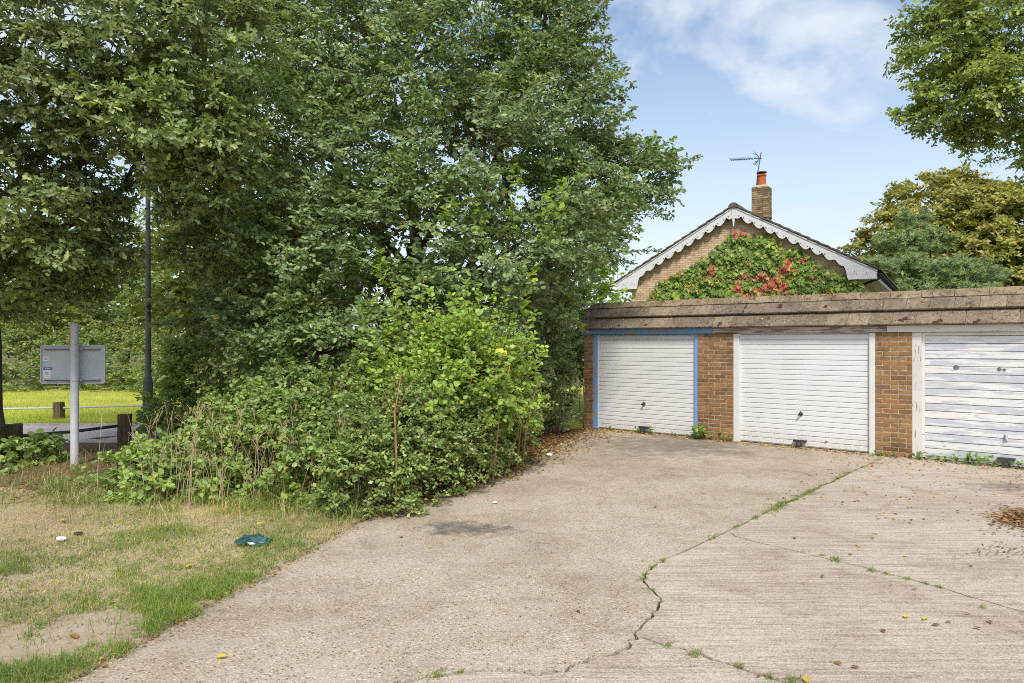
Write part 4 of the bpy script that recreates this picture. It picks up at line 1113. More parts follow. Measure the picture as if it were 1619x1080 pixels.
def blob_branches(blobs, dens, rng, lo=0.15, hi=0.5, reach=(0.85, 1.15), upb=0.15, back=0.45, wob=0.35, zmin=0.1, core=0.6):
    Os = []; Ds = []; Ls = []
    B = np.array(blobs, float)
    for b in B:
        c = b[:3]; r = b[3:6]
        area = 4 * math.pi * ((r[0] * r[1]) ** 1.6 + (r[0] * r[2]) ** 1.6 + (r[1] * r[2]) ** 1.6) ** (1 / 1.6) / 3 ** (1 / 1.6)
        n = max(3, int(area * dens * (b[6] if len(b) > 6 else 1)))
        d = unit(rng.normal(size=(n, 3)))
        keep = ~((d[:, 1] > 0.25) & (rng.uniform(size=n) > back))
        d = d[keep]; n = len(d)
        s0 = rng.uniform(lo, hi, n)[:, None]; s1 = rng.uniform(reach[0], reach[1], n)[:, None]
        o = c + d * r * s0; e = c + d * r * s1 + rng.normal(size=(n, 3)) * r * wob * 0.3
        e[:, 2] += upb * r[2]
        # drop branches that end deep inside another blob
        ok = e[:, 2] > zmin
        for b2 in B:
            if b2 is b or np.allclose(b2[:3], c): continue
            q = np.sum(((e - b2[:3]) / b2[3:6]) ** 2, 1)
            ok &= q > core ** 2
        v = e - o
        Os.append(o[ok]); Ds.append(v[ok]); Ls.append(np.linalg.norm(v[ok], axis=1))
    return np.concatenate(Os), np.concatenate(Ds), np.concatenate(Ls)
NLEAF = {}
def core_leaves(blobs, per_m3, size, rng, mi=0, frac=.62, tpl=None):
    """leaves deep inside the crown, so that the sky does not show straight through it"""
    Ps = []
    for b in blobs:
        b = np.array(b, float); vol = 4.19 * b[3] * b[4] * b[5] * frac ** 3; n = int(vol * per_m3 * (b[6] if len(b) > 6 else 1)) + 2
        d = unit(rng.normal(size=(n, 3))) * (rng.uniform(0, 1, (n, 1)) ** (1 / 3)) * frac
        Ps.append(b[:3] + d * b[3:6])
    Ps = np.concatenate(Ps); Ps = Ps[Ps[:, 2] > .1]; n = len(Ps)
    return [leaves(Ps, rng.normal(size=(n, 3)), UP * .4 + np.array((0, -.6, 0)) + rng.normal(size=(n, 3)) * .6, size * rng.uniform(.7, 1.3, n), tpl or T_DIA, rng.uniform(0, .6, n), mi)]
def crown(name, parent, parts, mats, origin):
    o = np.array(origin, float)
    parts = [(v - o, f, m_, t_) for (v, f, m_, t_) in parts]
    me = np_mesh(name, parts, mats)
    NLEAF[parent.name] = len(me.loop_triangles) if False else sum(len(f) * (f.shape[1] - 2) for (_, f, _, _) in parts)
    x = ob(name, me, parent)
    return x
def limbs(parent, base, tips, r0, origin, name='trunk', mat=None, sides=9, fork=0.45, lean=0.35, thin=0.5):
    """trunk from base up to the mean of the tips, and a limb to each tip"""
    base = np.array(base, float); tips = [np.array(t, float) for t in tips]; org = np.array(origin, float)
    mean = sum(tips) / len(tips)
    forkp = base + (mean - base) * fork; forkp[:2] = base[:2] + (mean[:2] - base[:2]) * lean
    m = MB()
    n = 6
    pts = [base + (forkp - base) * (i / n) + RNG.normal(size=3) * np.array((1, 1, 0)) * r0 * 0.25 * (0 < i < n) for i in range(n + 1)]
    m.tube([p - org for p in pts], [r0 * (1.35 if i == 0 else 1.0 - 0.35 * i / n) for i in range(n + 1)], sides, wob=0.06)
    for t in tips:
        st = pts[RNG.integers(3, n + 1)]
        mid = (st + t) / 2 + RNG.normal(size=3) * 0.08 * np.linalg.norm(t - st) + UP * 0.06 * np.linalg.norm(t - st)
        q = [st + (mid - st) * k / 3 for k in range(3)] + [mid + (t - mid) * k / 3 for k in range(4)]
        m.tube([p - org for p in q], [r0 * thin * (1 - 0.85 * k / 6) for k in range(7)], 6, wob=0.05)
    return m.build(name, mat or M_BARK, parent)
def blob(px, py, Z, rx, ry=None, rz=None, w=1.0):
    p = at(px, py, Z); return (p[0], p[1], p[2], rx, ry or rx, rz or rx, w)

# --- the big hornbeam in the middle
hx, hy = -1.85, 13.6
horn = thing('broadleaf_tree', 'large dense dark green tree in the centre overhanging the left garage', 'tree', (hx, hy, 0))
HB_ = [blob(560, 0, 14.0, 3.3, 3, 2.6, .8), blob(760, 30, 13.6, 2.2, 2.4, 2.4), blob(850, 70, 13.6, 1.3, 1.6, 1.7), blob(620, 130, 12.3, 2.3, 2, 1.8), blob(860, 190, 13.2, 1.5, 1.8, 1.4),
       blob(730, 250, 11.8, 1.9, 1.8, 1.5), blob(930, 290, 13.6, 1.5, 1.6, 1.0), blob(1000, 272, 13.8, 1.05, 1.0, .65), blob(520, 270, 11.5, 1.9, 1.8, 1.3), blob(860, 360, 12.4, 1.6, 1.6, 1.1),
       blob(925, 370, 16.5, 1.2, 1.2, 1.0), blob(650, 360, 10.8, 1.6, 1.4, 1.0), blob(500, 400, 11.0, 1.5, 1.5, .9), blob(780, 430, 11.0, 1.5, 1.4, .9), blob(600, 480, 10.6, 1.5, 1.3, .85), blob(850, 465, 12.6, .85, 1.0, .95),
       blob(420, 500, 11.8, 1.3, 1.3, .75), blob(700, 510, 10.8, 1.4, 1.2, .9), blob(430, 130, 13.5, 2.2, 2.0, 2.0, .5), blob(520, 560, 10.4, 1.2, 1.0, .6), blob(600, 540, 9.8, .9, .8, .5), blob(440, 570, 11.0, 1.0, .9, .5), blob(700, 300, 12.8, 1.3, 1.0, 1.3, .5), blob(620, 240, 13.2, 1.4, 1.0, 1.4, .5), blob(810, 290, 12.9, 1.2, 1.0, 1.2, .5)]
rg = np.random.default_rng(101)
O, D, L = blob_branches(HB_, 4.2, rg, reach=(0.8, 1.22), upb=0.18)
bk = unit(D)[:, 1] > 0.2
parts = sprays(O[~bk], D[~bk], L[~bk], 12, 9, 0.42, 0.092, T_OVAL, rg, droop=0.16)
parts += sprays(O[bk], D[bk], L[bk], 9, 6, 0.45, 0.13, T_DIA, rg, droop=0.16)
parts += core_leaves(HB_, 70, .14, rg)
tips = [b[:3] for b in HB_]
# pointed leading sprays on the right-hand outline
lead = [((880, 110, 13.4), (958, 8)), ((900, 200, 13.4), (985, 105)), ((930, 230, 13.5), (1000, 172)), ((960, 290, 13.6), (1062, 222)), ((1000, 290, 13.8), (1105, 245)), ((980, 320, 13.8), (1078, 300)), ((960, 340, 13.8), (1062, 338)),
        ((940, 400, 17.5), (1042, 395)), ((920, 400, 17.5), (1000, 415)), ((900, 60, 13.4), (950, -20)), ((920, 260, 13.3), (1030, 262)), ((890, 150, 13.2), (950, 140)), ((980, 300, 13.6), (1090, 262)), ((930, 330, 13.6), (1045, 318)), ((900, 130, 13.5), (965, 62))]
Ol = np.array([at(*a) for a, b in lead]); El = np.array([at(b[0], b[1], a[2]) for a, b in lead])
parts += sprays(Ol, El - Ol, np.linalg.norm(El - Ol, axis=1), 22, 9, 0.34, 0.085, T_OVAL, rg, droop=0.0, tstart=0.1)
# bright young upright shoots in front
sh = [((800, 400, 10.4), (822, 262)), ((878, 430, 10.6), (892, 285)), ((770, 430, 10.2), (755, 330)), ((540, 330, 10.6), (520, 285)), ((700, 370, 10.2), (715, 318)), ((850, 420, 10.4), (868, 300)), ((610, 470, 10.0), (600, 395)), ((820, 520, 9.8), (845, 420))]
Os = np.array([at(*a) for a, b in sh]); Es = np.array([at(b[0], b[1], a[2]) for a, b in sh])
p2 = sprays(Os, Es - Os, np.linalg.norm(Es - Os, axis=1), 16, 4, 0.14, 0.10, T_ROUND, rg, droop=0.0, tstart=0.15, flat=0.3)
for k, (v_, f_, mi_, t_) in enumerate(p2): parts.append((v_, f_, 2 if mi_ == 0 else 1, t_))
crown('crown', horn, parts, [M_HORN, M_TWIG, M_SHOOT], (hx, hy, 0))
limbs(horn, (hx, hy, -0.1), tips, 0.24, (hx, hy, 0))

# --- oak on the left edge
ox, oy = -7.72, 10.1
oak = thing('oak_tree', 'oak at the left edge with lobed leaves spreading above the road sign', 'tree', (ox, oy, 0))
OB = [blob(40, 30, 8.9, 1.7, 1.4, 1.1), blob(200, 30, 9.0, 1.4, 1.3, 1.0), blob(320, 60, 9.2, 1.1, 1.1, .85), blob(30, 170, 8.8, 1.3, 1.2, .75, 1.2), blob(130, 110, 8.9, 1.0, 1.0, .5), blob(250, 180, 9.0, 1.1, 1.1, .7, 1.2), blob(335, 220, 9.3, .75, .8, .6, 1.2), blob(20, 310, 8.9, 1.2, 1.2, .7, 1.2),
      blob(60, 390, 9.4, 1.3, 1.1, .5, 1.2), blob(125, 370, 9.5, .85, 1.0, .55, 1.2), blob(30, 455, 9.8, 1.1, 1.0, .36, 1.2), blob(318, 300, 9.6, .62, .8, .65, 1.2), blob(-160, 150, 9.8, 2.2, 2.0, 2.2, .3), blob(-100, -200, 10, 3, 3, 2, .2), blob(120, 445, 10.4, .7, .7, .3), blob(335, 390, 10.6, .7, .9, .5), blob(140, 290, 9.9, .7, .7, .45, .7), blob(300, -60, 9.6, 1.4, 1.4, .9, .4)]
rg = np.random.default_rng(102)
O, D, L = blob_branches(OB, 5.6, rg, reach=(0.75, 1.15), upb=0.05, back=0.5)
parts = sprays(O, D, L, 10, 8, 0.34, 0.108, T_OAK, rg, droop=0.14, jit=0.55, flat=0.6, hang=0.2)
parts += core_leaves(OB, 40, .14, rg)
crown('crown', oak, parts, [M_OAK, M_TWIG], (ox, oy, 0))
limbs(oak, (ox, oy, -0.1), [b[:3] for b in OB if b[2] > 4.2], 0.20, (ox, oy, 0), lean=-0.12, thin=0.3, fork=0.95)

# --- dark slim trees behind the lamp post
for (bx_, by_, nm, lab, bl, sd, r0) in (
    (-6.6, 16.8, 'maple_tree', 'slim dark maple behind the lamp post with thin bare lower trunk',
     [blob(370, 300, 16.5, 2.0, 1.8, 1.2), blob(330, 400, 16, 1.8, 1.6, .8), blob(430, 380, 16.5, 1.7, 1.6, 1.0), blob(300, 200, 17, 2.0, 2, 1.4), blob(300, 480, 15.6, 1.4, 1.3, .55), blob(410, 470, 15.2, 1.4, 1.3, .6), blob(430, 180, 17, 2.2, 2, 1.5, .7)], 103, 0.13),
    (-5.2, 18.2, 'maple_tree', 'dark maple half hidden behind the big central tree',
     [blob(500, 330, 18, 2.0, 1.8, 1.6, .7), blob(480, 460, 17.6, 1.8, 1.6, .9), blob(560, 420, 18, 2.0, 1.8, 1.2, .6), blob(400, 530, 16.5, 1.4, 1.2, .6)], 104, 0.16)):
    t = thing(nm, lab, 'tree', (bx_, by_, 0))
    rg = np.random.default_rng(sd)
    O, D, L = blob_branches(bl, 2.3, rg, reach=(0.7, 1.15), upb=0.0)
    parts = sprays(O, D, L, 8, 6, 0.5, 0.15, T_ROUND, rg, droop=0.2, hang=0.25)
    crown('crown', t, parts, [M_MAPLE, M_TWIG], (bx_, by_, 0))
    limbs(t, (bx_, by_, -0.1), [b[:3] for b in bl], r0, (bx_, by_, 0), fork=0.7)

# --- right-hand oak behind the garages
rx_, ry_ = 13.6, 15.6
ro = thing('oak_tree', 'light green oak at upper right leaning over the garages', 'tree', (rx_, ry_, 0))
RB = [blob(1580, 20, 14, 1.9, 1.8, 1.3), blob(1500, 60, 14, .95, 1.1, .95), blob(1530, 150, 13.8, 1.1, 1.2, .8), blob(1610, 130, 13.6, 1.4, 1.4, .9), blob(1480, 175, 14, .7, .8, .5), blob(1600, 195, 13.8, .85, 1.0, .45), blob(1700, 120, 14.5, 2.2, 2.0, 1.9, .3),
      blob(1700, 230, 14, 1.4, 1.5, .6, .4), blob(1550, 212, 13.8, .45, .6, .22), blob(1640, 255, 13.6, .4, .5, .2), blob(1700, -120, 15, 3, 3, 2, .2), blob(1560, -80, 14.2, 1.8, 1.8, 1.2, .3)]
rg = np.random.default_rng(105)
O, D, L = blob_branches(RB, 6.0, rg, reach=(0.75, 1.2), upb=0.05, back=0.5)
parts = sprays(O, D, L, 9, 8, 0.34, 0.115, T_OAK, rg, droop=0.12, jit=0.55, hang=0.2)
crown('crown', ro, parts, [M_OAK2, M_TWIG], (rx_, ry_, 0))
limbs(ro, (rx_, ry_, -0.1), [b[:3] for b in RB[:5]], 0.26, (rx_, ry_, 0), fork=0.95, thin=0.16, lean=0.0)

# --- far trees on the right
for (nm, lab, px, Z, bl, sd) in (
    ('horse_chestnut', 'large domed olive and bronze tree beyond the house on the right', 1470, 48,
     [blob(1480, 330, 47, 4.2, 4, 2.4), blob(1430, 370, 46, 3.4, 3.2, 2.0), blob(1520, 340, 46, 3.4, 3.4, 2.4), blob(1390, 405, 46.5, 2.6, 2.6, 1.6), blob(1470, 420, 45, 4.2, 3.5, 2.4), blob(1550, 420, 46, 4, 3.5, 2.5)], 106),
    ('horse_chestnut', 'second domed bronze tinted tree at the far right edge', 1640, 44,
     [blob(1600, 350, 43, 3.4, 3.2, 2.0), blob(1655, 325, 43.5, 4, 3.6, 2.0), blob(1560, 330, 44.5, 2.8, 2.6, 1.6), blob(1590, 410, 42, 3.4, 3, 2.2), blob(1680, 410, 43, 4, 3.5, 2.4), blob(1550, 395, 42.5, 2.2, 2.2, 1.7)], 107)):
    p0 = at(px, 540, Z)
    t = thing(nm, lab, 'tree', (p0[0], p0[1], 0))
    rg = np.random.default_rng(sd)
    O, D, L = blob_branches(bl, 1.5, rg, lo=.45, hi=.7, reach=(0.92, 1.08), upb=0.06, back=0.25)
    parts = sprays(O, D, L, 9, 7, 0.75, 0.30, T_DIA, rg, droop=0.3, flat=0.9, twig_r=0.0)
    parts += core_leaves(bl, 3.0, .6, rg, frac=.75)
    crown('crown', t, parts, [M_CHEST, M_TWIG], (p0[0], p0[1], 0))
    limbs(t, (p0[0], p0[1], -0.1), [b[:3] for b in bl], 0.5, (p0[0], p0[1], 0))
# pine in front of them
p0 = at(1455, 540, 34)
pine = thing('pine_tree', 'blue green pine with tufted needles behind the house eave', 'tree', (p0[0], p0[1], 0))
rg = np.random.default_rng(108)
PB = [blob(1445, 350, 34, .85, .8, .5), blob(1425, 385, 33.6, 1.2, 1.1, .55), blob(1470, 385, 33.8, 1.2, 1.1, .6), blob(1415, 425, 33, 1.6, 1.3, .6), blob(1470, 430, 33, 1.7, 1.4, .65), blob(1525, 430, 33.2, 1.4, 1.2, .5), blob(1560, 440, 33.5, .9, .9, .35), blob(1440, 460, 32.8, 2.0, 1.5, .6), blob(1520, 465, 33, 2.0, 1.5, .6), blob(1400, 455, 33.5, 1.3, 1.2, .5)]
parts0 = core_leaves(PB, 60, .3, rg, frac=.6)
O, D, L = blob_branches(PB, 5.5, rg, lo=0.2, hi=0.6, reach=(0.9, 1.15), upb=0.15, back=0.5)
parts = sprays(O, D, L, 5, 34, 0.30, 0.17, (np.array([(0, -.07, 0), (0, .07, 0), (1, 0.0, 0)]), [(0, 1, 2)]), rg, droop=0.0, flat=0.2, jit=0.6, hang=-0.15, twig_r=0.012, br_r=0.03) + parts0
crown('crown', pine, parts, [M_PINE, M_TWIG], (p0[0], p0[1], 0))
limbs(pine, (p0[0], p0[1], -0.1), [b[:3] for b in PB], 0.22, (p0[0], p0[1], 0), fork=0.9)

# --- far left: bramble bank and trees beyond the field
p0 = (-14.0, 26.0)
bank = thing('bramble_bank', 'pale bramble thicket along the far side of the field', 'hedge', (p0[0], p0[1], 0))
rg = np.random.default_rng(109)
BB = []
for i in range(26):
    x = -26 + i * 1.05; yy = 26.0 + rg.uniform(-.5, .8)
    BB.append((x, yy, 0.7 + rg.uniform(0, .2), 1.2, 1.1, 1.35 + rg.uniform(0, .6), 1)); BB.append((x + .5, yy - .9, .15, .9, .7, .75, 1))
O, D, L = blob_branches(BB, 7.0, rg, lo=0.4, hi=0.75, reach=(0.9, 1.12), upb=0.02, back=0.12, zmin=0.03)
parts = sprays(O, D, L, 5, 6, 0.35, 0.13, T_DIA, rg, droop=0.3, twig_r=0.0)
crown('foliage', bank, parts, [M_FARHEDGE, M_TWIG], (p0[0], p0[1], 0))
m = MB()
for b in BB:
    for k in range(3): m.tube([(b[0] - p0[0] + k * .2 - .2, b[1] - p0[1], -.05), (b[0] - p0[0] + k * .4 - .4, b[1] - p0[1] + .3, b[2] + .4)], [.006, .004], 4)
m.build('stems', M_TWIG, bank, kind='stuff')
far = [('yellow green tree beyond the field, behind the road sign', 95, 31, [(60, 500, 2.2, 1.3), (110, 470, 1.8, 1.1), (150, 520, 1.8, 1.0), (20, 460, 1.8, 1.2)], M_FARTREE),
       ('round grey green tree beyond the field, left of the lamp post', 200, 33, [(190, 500, 2.2, 1.5), (220, 450, 1.7, 1.2), (160, 520, 1.6, 1.0), (250, 520, 2.0, 1.2)], M_FARHEDGE),
       ('bright yellow green tree beyond the field, right of the lamp post', 300, 30, [(290, 540, 1.9, 1.0), (330, 480, 2.0, 1.4), (260, 560, 1.2, .7), (400, 500, 2.4, 1.5)], M_FARTREE),
       ('tall far tree at the extreme left beyond the field', -30, 36, [(-60, 420, 3.2, 2.6), (0, 520, 2.4, 1.4), (-120, 500, 3, 2)], M_FARHEDGE),
       ('broad mid green tree far beyond the field, behind the sign panel', 70, 42, [(40, 430, 3.4, 2.4), (110, 400, 3.2, 2.6), (90, 500, 4, 2.2), (10, 500, 3.4, 2.2)], M_OAK),
       ('tall dark tree far beyond the field, seen either side of the lamp post', 235, 40, [(200, 400, 3.0, 2.4), (270, 370, 3.0, 2.8), (230, 480, 3.8, 2.4), (320, 450, 3.4, 2.6), (170, 470, 3, 2)], M_OAK),
       ('tall tree far beyond the field, behind the slim maple', 400, 38, [(380, 400, 3.2, 2.8), (450, 350, 3.2, 3.0), (430, 470, 3.8, 2.6)], M_MAPLE)]
for i, (lab, px, Z, bl, mt) in enumerate(far):
    p0 = at(px, 540, Z); t = thing('distant_tree', lab, 'tree', (p0[0], p0[1], 0))
    rg = np.random.default_rng(120 + i)
    bls = [blob(a, b, Z - 0.5, c, c, d) for (a, b, c, d) in bl]
    bg_ = Z > 37
    O, D, L = blob_branches(bls, 1.0 if bg_ else 2.6, rg, lo=.3, hi=.7, reach=(0.85, 1.12), upb=0.05, back=0.15)
    parts = sprays(O, D, L, 8, 6, 0.7 if bg_ else 0.5, 0.27 if bg_ else 0.17, T_DIA, rg, droop=0.2, twig_r=0.0) + core_leaves(bls, 5, .4, rg)
    crown('crown', t, parts, [mt, M_TWIG], (p0[0], p0[1], 0))
    limbs(t, (p0[0], p0[1], -0.1), [b[:3] for b in bls], 0.16, (p0[0], p0[1], 0))

# --- shrubs along the drive
def shrub(name, label, cat, base, bl, dens, K, M, tl, leaf, tpl, mat, seed, lo=.3, hi=.7, reach=(.85, 1.15), droop=.15, hang=.15, flat=.6, stem_n=14, stem_r=.012, stem_mat=None, upb=.12, jit=.45, back=.45, zmin=.06, core=.6, extra=None):
    t = thing(name, label, cat, (base[0], base[1], 0))
    rg = np.random.default_rng(seed)
    O, D, L = blob_branches(bl, dens, rg, lo=lo, hi=hi, reach=reach, upb=upb, back=back, zmin=zmin, core=core)
    parts = sprays(O, D, L, K, M, tl, leaf, tpl, rg, droop=droop, hang=hang, flat=flat, jit=jit)
    if extra: parts += extra(rg)
    crown('foliage', t, parts, [mat, M_TWIG], (base[0], base[1], 0))
    m = MB()
    for k in range(stem_n):
        b = bl[k % len(bl)]
        x0 = b[0] + rg.uniform(-.5, .5) * b[3] - base[0]; y0 = b[1] + rg.uniform(-.4, .4) * b[4] - base[1]
        x1 = x0 + rg.uniform(-.3, .3); y1 = y0 + rg.uniform(-.3, .2); z1 = b[2] + b[5] * rg.uniform(.3, .8)
        m.tube([(x0, y0, -.04), ((x0 + x1) / 2 + rg.uniform(-.06, .06), (y0 + y1) / 2, z1 * .5), (x1, y1, z1)], [stem_r, stem_r * .8, stem_r * .4], 5)
    m.build('stems', stem_mat or M_TWIG, t, kind='stuff')
    return t
def gb(px, py, Z, rx, ry, rz, w=1.0): return blob(px, py, Z, rx, ry, rz, w)
# young elm suckers, bright, centre
shrub('elm_shrub', 'bright yellow green elm suckers rising in the middle of the hedge', 'shrub', (-0.6, 8.9),
      [gb(690, 640, 8.6, .62, .6, .62), gb(760, 600, 8.9, .55, .6, .66), gb(630, 650, 8.7, .5, .5, .5), gb(715, 560, 9.0, .42, .45, .5), gb(800, 630, 9.4, .45, .5, .5)],
      17, 9, 5, .20, .068, T_ROUND, M_SHOOT, 201, lo=.1, hi=.5, reach=(.8, 1.7), upb=.55, droop=.0, flat=.3, stem_mat=M_REDTWIG, stem_n=20)
# upright shoots: one plant each side of the suckers
rgs = np.random.default_rng(210)
for (lab, xs_s, Zs) in (('spray of upright yellow green shoots above the hedge', (655, 672, 690, 705, 722, 735, 748), 9.0), ('taller bright shoots near the right end of the hedge', (742, 752, 760, 768, 775), 9.6), ('thin pale shoots above the left part of the hedge', (560, 580, 600, 615, 632), 9.0)):
    b0 = at(xs_s[0], 640, Zs); t = thing('elm_sapling', lab, 'sapling', (b0[0], b0[1], 0))
    Os = np.array([at(x_, 670 + rgs.uniform(-15, 15), Zs + rgs.uniform(-.3, .3)) for x_ in xs_s]); Os[:, 2] = np.maximum(Os[:, 2], .3)
    Es = Os + np.stack([rgs.normal(size=len(Os)) * .16 + .06, rgs.normal(size=len(Os)) * .12, rgs.uniform(1.1, 2.05, len(Os))], 1)
    parts = sprays(Os, Es - Os, np.linalg.norm(Es - Os, axis=1), 24, 5, .16, .066, T_ROUND, rgs, droop=0., flat=.4, tstart=.2, br_r=.007)
    crown('foliage', t, parts, [M_SHOOT, M_REDTWIG], (b0[0], b0[1], 0))
    m = MB()
    for o_ in Os: m.tube([(o_[0] - b0[0], o_[1] - b0[1], -.03), (o_[0] - b0[0], o_[1] - b0[1], o_[2])], [.009, .007], 5)
    m.build('stems', M_REDTWIG, t, kind='stuff')
# privet / small-leaved hedge along the drive
pr = []
for (px, py, Z, r, h) in ((600, 728, 7.5, .45, .60), (652, 732, 7.95, .46, .62), (708, 712, 8.5, .5, .66), (750, 690, 9.2, .5, .66), (800, 670, 10.2, .5, .6), (690, 660, 8.6, .6, .62), (740, 640, 9.3, .58, .64), (785, 635, 10.4, .55, .65), (640, 680, 8.0, .55, .6), (590, 690, 8.0, .5, .55), (622, 785, 7.35, .28, .26), (690, 755, 8.2, .3, .28), (762, 720, 9.6, .3, .28), (560, 760, 7.3, .38, .45)):
    pr.append(gb(px, py, Z, r, r * .9, h))
shrub('privet_hedge', 'small leaved olive green hedge spilling onto the edge of the drive', 'hedge', (-0.7, 8.4), pr, 36, 8, 7, .17, .05, T_DIA, M_PRIV, 202, lo=.3, hi=.7, reach=(.8, 1.4), stem_n=60, droop=.2, upb=.05, stem_r=.007)
# darker shrub between hedge and garage
pk = []
for (px, py, Z, r, h) in ((815, 600, 11.7, .55, .75), (862, 560, 13.0, .55, .9), (872, 620, 13.6, .5, .7), (830, 530, 12.6, .7, .8), (868, 500, 14.2, .55, .9), (828, 645, 12.0, .4, .42), (885, 655, 13.8, .28, .3), (890, 560, 17.0, .6, .9), (900, 500, 17.5, .6, .9)):
    pk.append(gb(px, py, Z, r, r, h))
shrub('ivy_thicket', 'dark glossy thicket filling the gap beside the left garage wall', 'shrub', (0.9, 13.0), pk, 17, 9, 7, .24, .07, T_DIA, M_HORN, 203, reach=(.85, 1.2), droop=.25, stem_n=24)
shrub('leafy_sapling', 'pale leafy sapling with yellow flowers showing left of the house', 'shrub', tuple(at(955, 480, 19)[:2]),
      [gb(925, 470, 19, .8, 1.0, .9), gb(968, 480, 20.5, .5, .6, .36), gb(935, 480, 20, .6, .6, .5), gb(925, 520, 19, 1.0, 1.2, 1.2), gb(895, 440, 19, 1.3, 1.2, 1.2)], 5, 8, 6, .35, .12, T_OVAL, M_SHOOT, 204, stem_n=8)
# brambles left of centre
br_ = []
for (px, py, Z, r, h) in ((330, 730, 8.7, .48, .42), (400, 712, 8.6, .56, .52), (470, 700, 8.6, .6, .58), (530, 695, 8.6, .55, .58), (380, 665, 9.3, .6, .5), (460, 645, 9.3, .65, .55), (540, 640, 9.1, .6, .55), (300, 740, 8.4, .5, .4), (360, 740, 8.2, .5, .42), (440, 735, 8.0, .5, .48), (510, 740, 7.8, .45, .48)):
    br_.append(gb(px, py, Z, r, r, h))
shrub('bramble_bush', 'tangled bramble bush with yellowing leaves and dry stalks in front', 'shrub', (-3.1, 8.6), br_, 24, 7, 6, .20, .057, T_ROUND, M_BRAM, 205, lo=.3, hi=.7, reach=(.7, 1.6), droop=.3, hang=.2, stem_n=60, stem_r=.005, stem_mat=M_REDTWIG)
bl2 = []
for (px, py, Z, r, h) in ((240, 745, 8.7, .42, .32), (190, 752, 8.9, .40, .24), (145, 782, 8.4, .32, .18), (205, 780, 8.2, .42, .24), (265, 775, 8.0, .42, .3), (112, 800, 8.0, .26, .12), (255, 720, 9.4, .4, .3)):
    bl2.append(gb(px, py, Z, r, r, h))
shrub('bramble_patch', 'low fresh green bramble patch at the foot of the sign post', 'shrub', (-4.9, 8.6), bl2, 17, 6, 6, .20, .075, T_ROUND, M_BRAM, 206, reach=(.85, 1.25), droop=.3, stem_n=20, stem_r=.005)
bl3 = []
for (px, py, Z, r, h) in ((45, 715, 10.2, .32, .22), (72, 712, 10.4, .24, .2), (15, 742, 9.7, .28, .12), (68, 738, 10.1, .22, .12)):
    bl3.append(gb(px, py, Z, r, r * .8, h))
shrub('bramble_patch', 'small leafy clump between the left timber post and the sign post', 'shrub', (-6.9, 10.0), bl3, 24, 5, 5, .2, .105, T_ROUND, M_PRIV, 207, reach=(.8, 1.2), stem_n=10, stem_r=.005, flat=.8)
shrub('leafy_shrub', 'dark shrub at the foot of the lamp post', 'shrub', (-6.0, 13.0),
      [gb(285, 650, 12.6, .6, .6, .45), gb(310, 600, 12.8, .6, .6, .6), gb(250, 665, 12.9, .3, .3, .25), gb(340, 570, 12.8, .8, .7, .6)], 14, 7, 6, .25, .085, T_ROUND, M_PRIV, 208, reach=(.8, 1.25), stem_n=14)

# --- dry stalks in front of the brambles
rg = np.random.default_rng(301)
for (lab, cx_, n_, w_) in (('clump of tall beige dead stalks at the left of the bramble bush', 300, 70, 70), ('clump of beige dead stalks in front of the bramble bush', 410, 60, 60), ('clump of dry stalks near the green plastic bag side of the hedge', 580, 40, 45)):
    gx, gy = gnd(cx_, 805)
    m = MB()
    for k in range(n_):
        x0, y0 = gnd(cx_ + rg.normal() * w_ * .6, 790 + rg.uniform(-12, 22))
        hgt = rg.uniform(.35, 1.15); lean = rg.normal(size=2) * .16
        pts = [(x0 - gx, y0 - gy, -.02), (x0 - gx + lean[0] * .35, y0 - gy + lean[1] * .35, hgt * .5), (x0 - gx + lean[0], y0 - gy + lean[1], hgt)]
        m.tube(pts, [.0026, .0022, .0012], 4, cap=False)
        if rg.uniform() < .45:
            for q in range(6):
                e = np.array(pts[2]) + rg.normal(size=3) * np.array((.05, .05, .04)); m.tube([np.array(pts[2]) - np.array((0, 0, rg.uniform(0, .15))), e], [.0012, .0025], 4, cap=False)
    t = m.build('dry_stalks', M_STALK, None, (gx, gy, 0)); tag(t, lab, 'plant', 'dead stalks by the brambles')
# one rusty upright sapling stem seen in the hedge
gx, gy = gnd(630, 810)
m = MB(); m.tube([(0, .55, -.05), (.02, .5, .6), (.0, .52, 1.1), (.06, .55, 1.5)], [.013, .012, .009, .005], 6); m.tube([(.0, .52, 1.05), (-.12, .5, 1.35)], [.007, .003], 5); m.tube([(.0, .52, 1.1), (.2, .5, 1.45)], [.007, .003], 5)
t = m.build('bare_sapling', M_REDTWIG, None, (gx, gy - 0.75, 0)); tag(t, 'rusty bare sapling stem standing up in the hedge', 'sapling')

# --- Virginia creeper on the gable
rg = np.random.default_rng(302)
cr = thing('wall_creeper', 'green and red creeper climbing the brick gable of the house', 'creeper', (HX, HY, 0), HA)
P = []; xs_ = [p[0] for p in CREEP]; zs_ = [p[1] for p in CREEP]
while len(P) < 6400:
    x = rg.uniform(min(xs_), max(xs_)); z = rg.uniform(2.6, max(zs_) + .05)
    xj, zj = x + rg.normal() * .05, z + rg.normal() * .05
    if inside(xj, zj, CREEP): P.append((x, z))
P = np.array(P)
bulge = .10 + .07 * np.clip(vnoise(P[:, 0], P[:, 1], 3.0), -1, 1)
PP = np.stack([P[:, 0], YW - .02 - (.05 + .13 * np.clip(vnoise(P[:, 0] + 2, P[:, 1], 5.5) + .3, 0, 1.2)) * rg.uniform(.1, 1.2, len(P)), P[:, 1]], 1)
Dl = np.stack([rg.normal(size=len(P)) * .55, rg.uniform(-.5, -.1, len(P)), -np.ones(len(P))], 1)
Nl = np.stack([rg.normal(size=len(P)) * .5, -np.ones(len(P)), rg.uniform(-.1, 1.3, len(P))], 1)
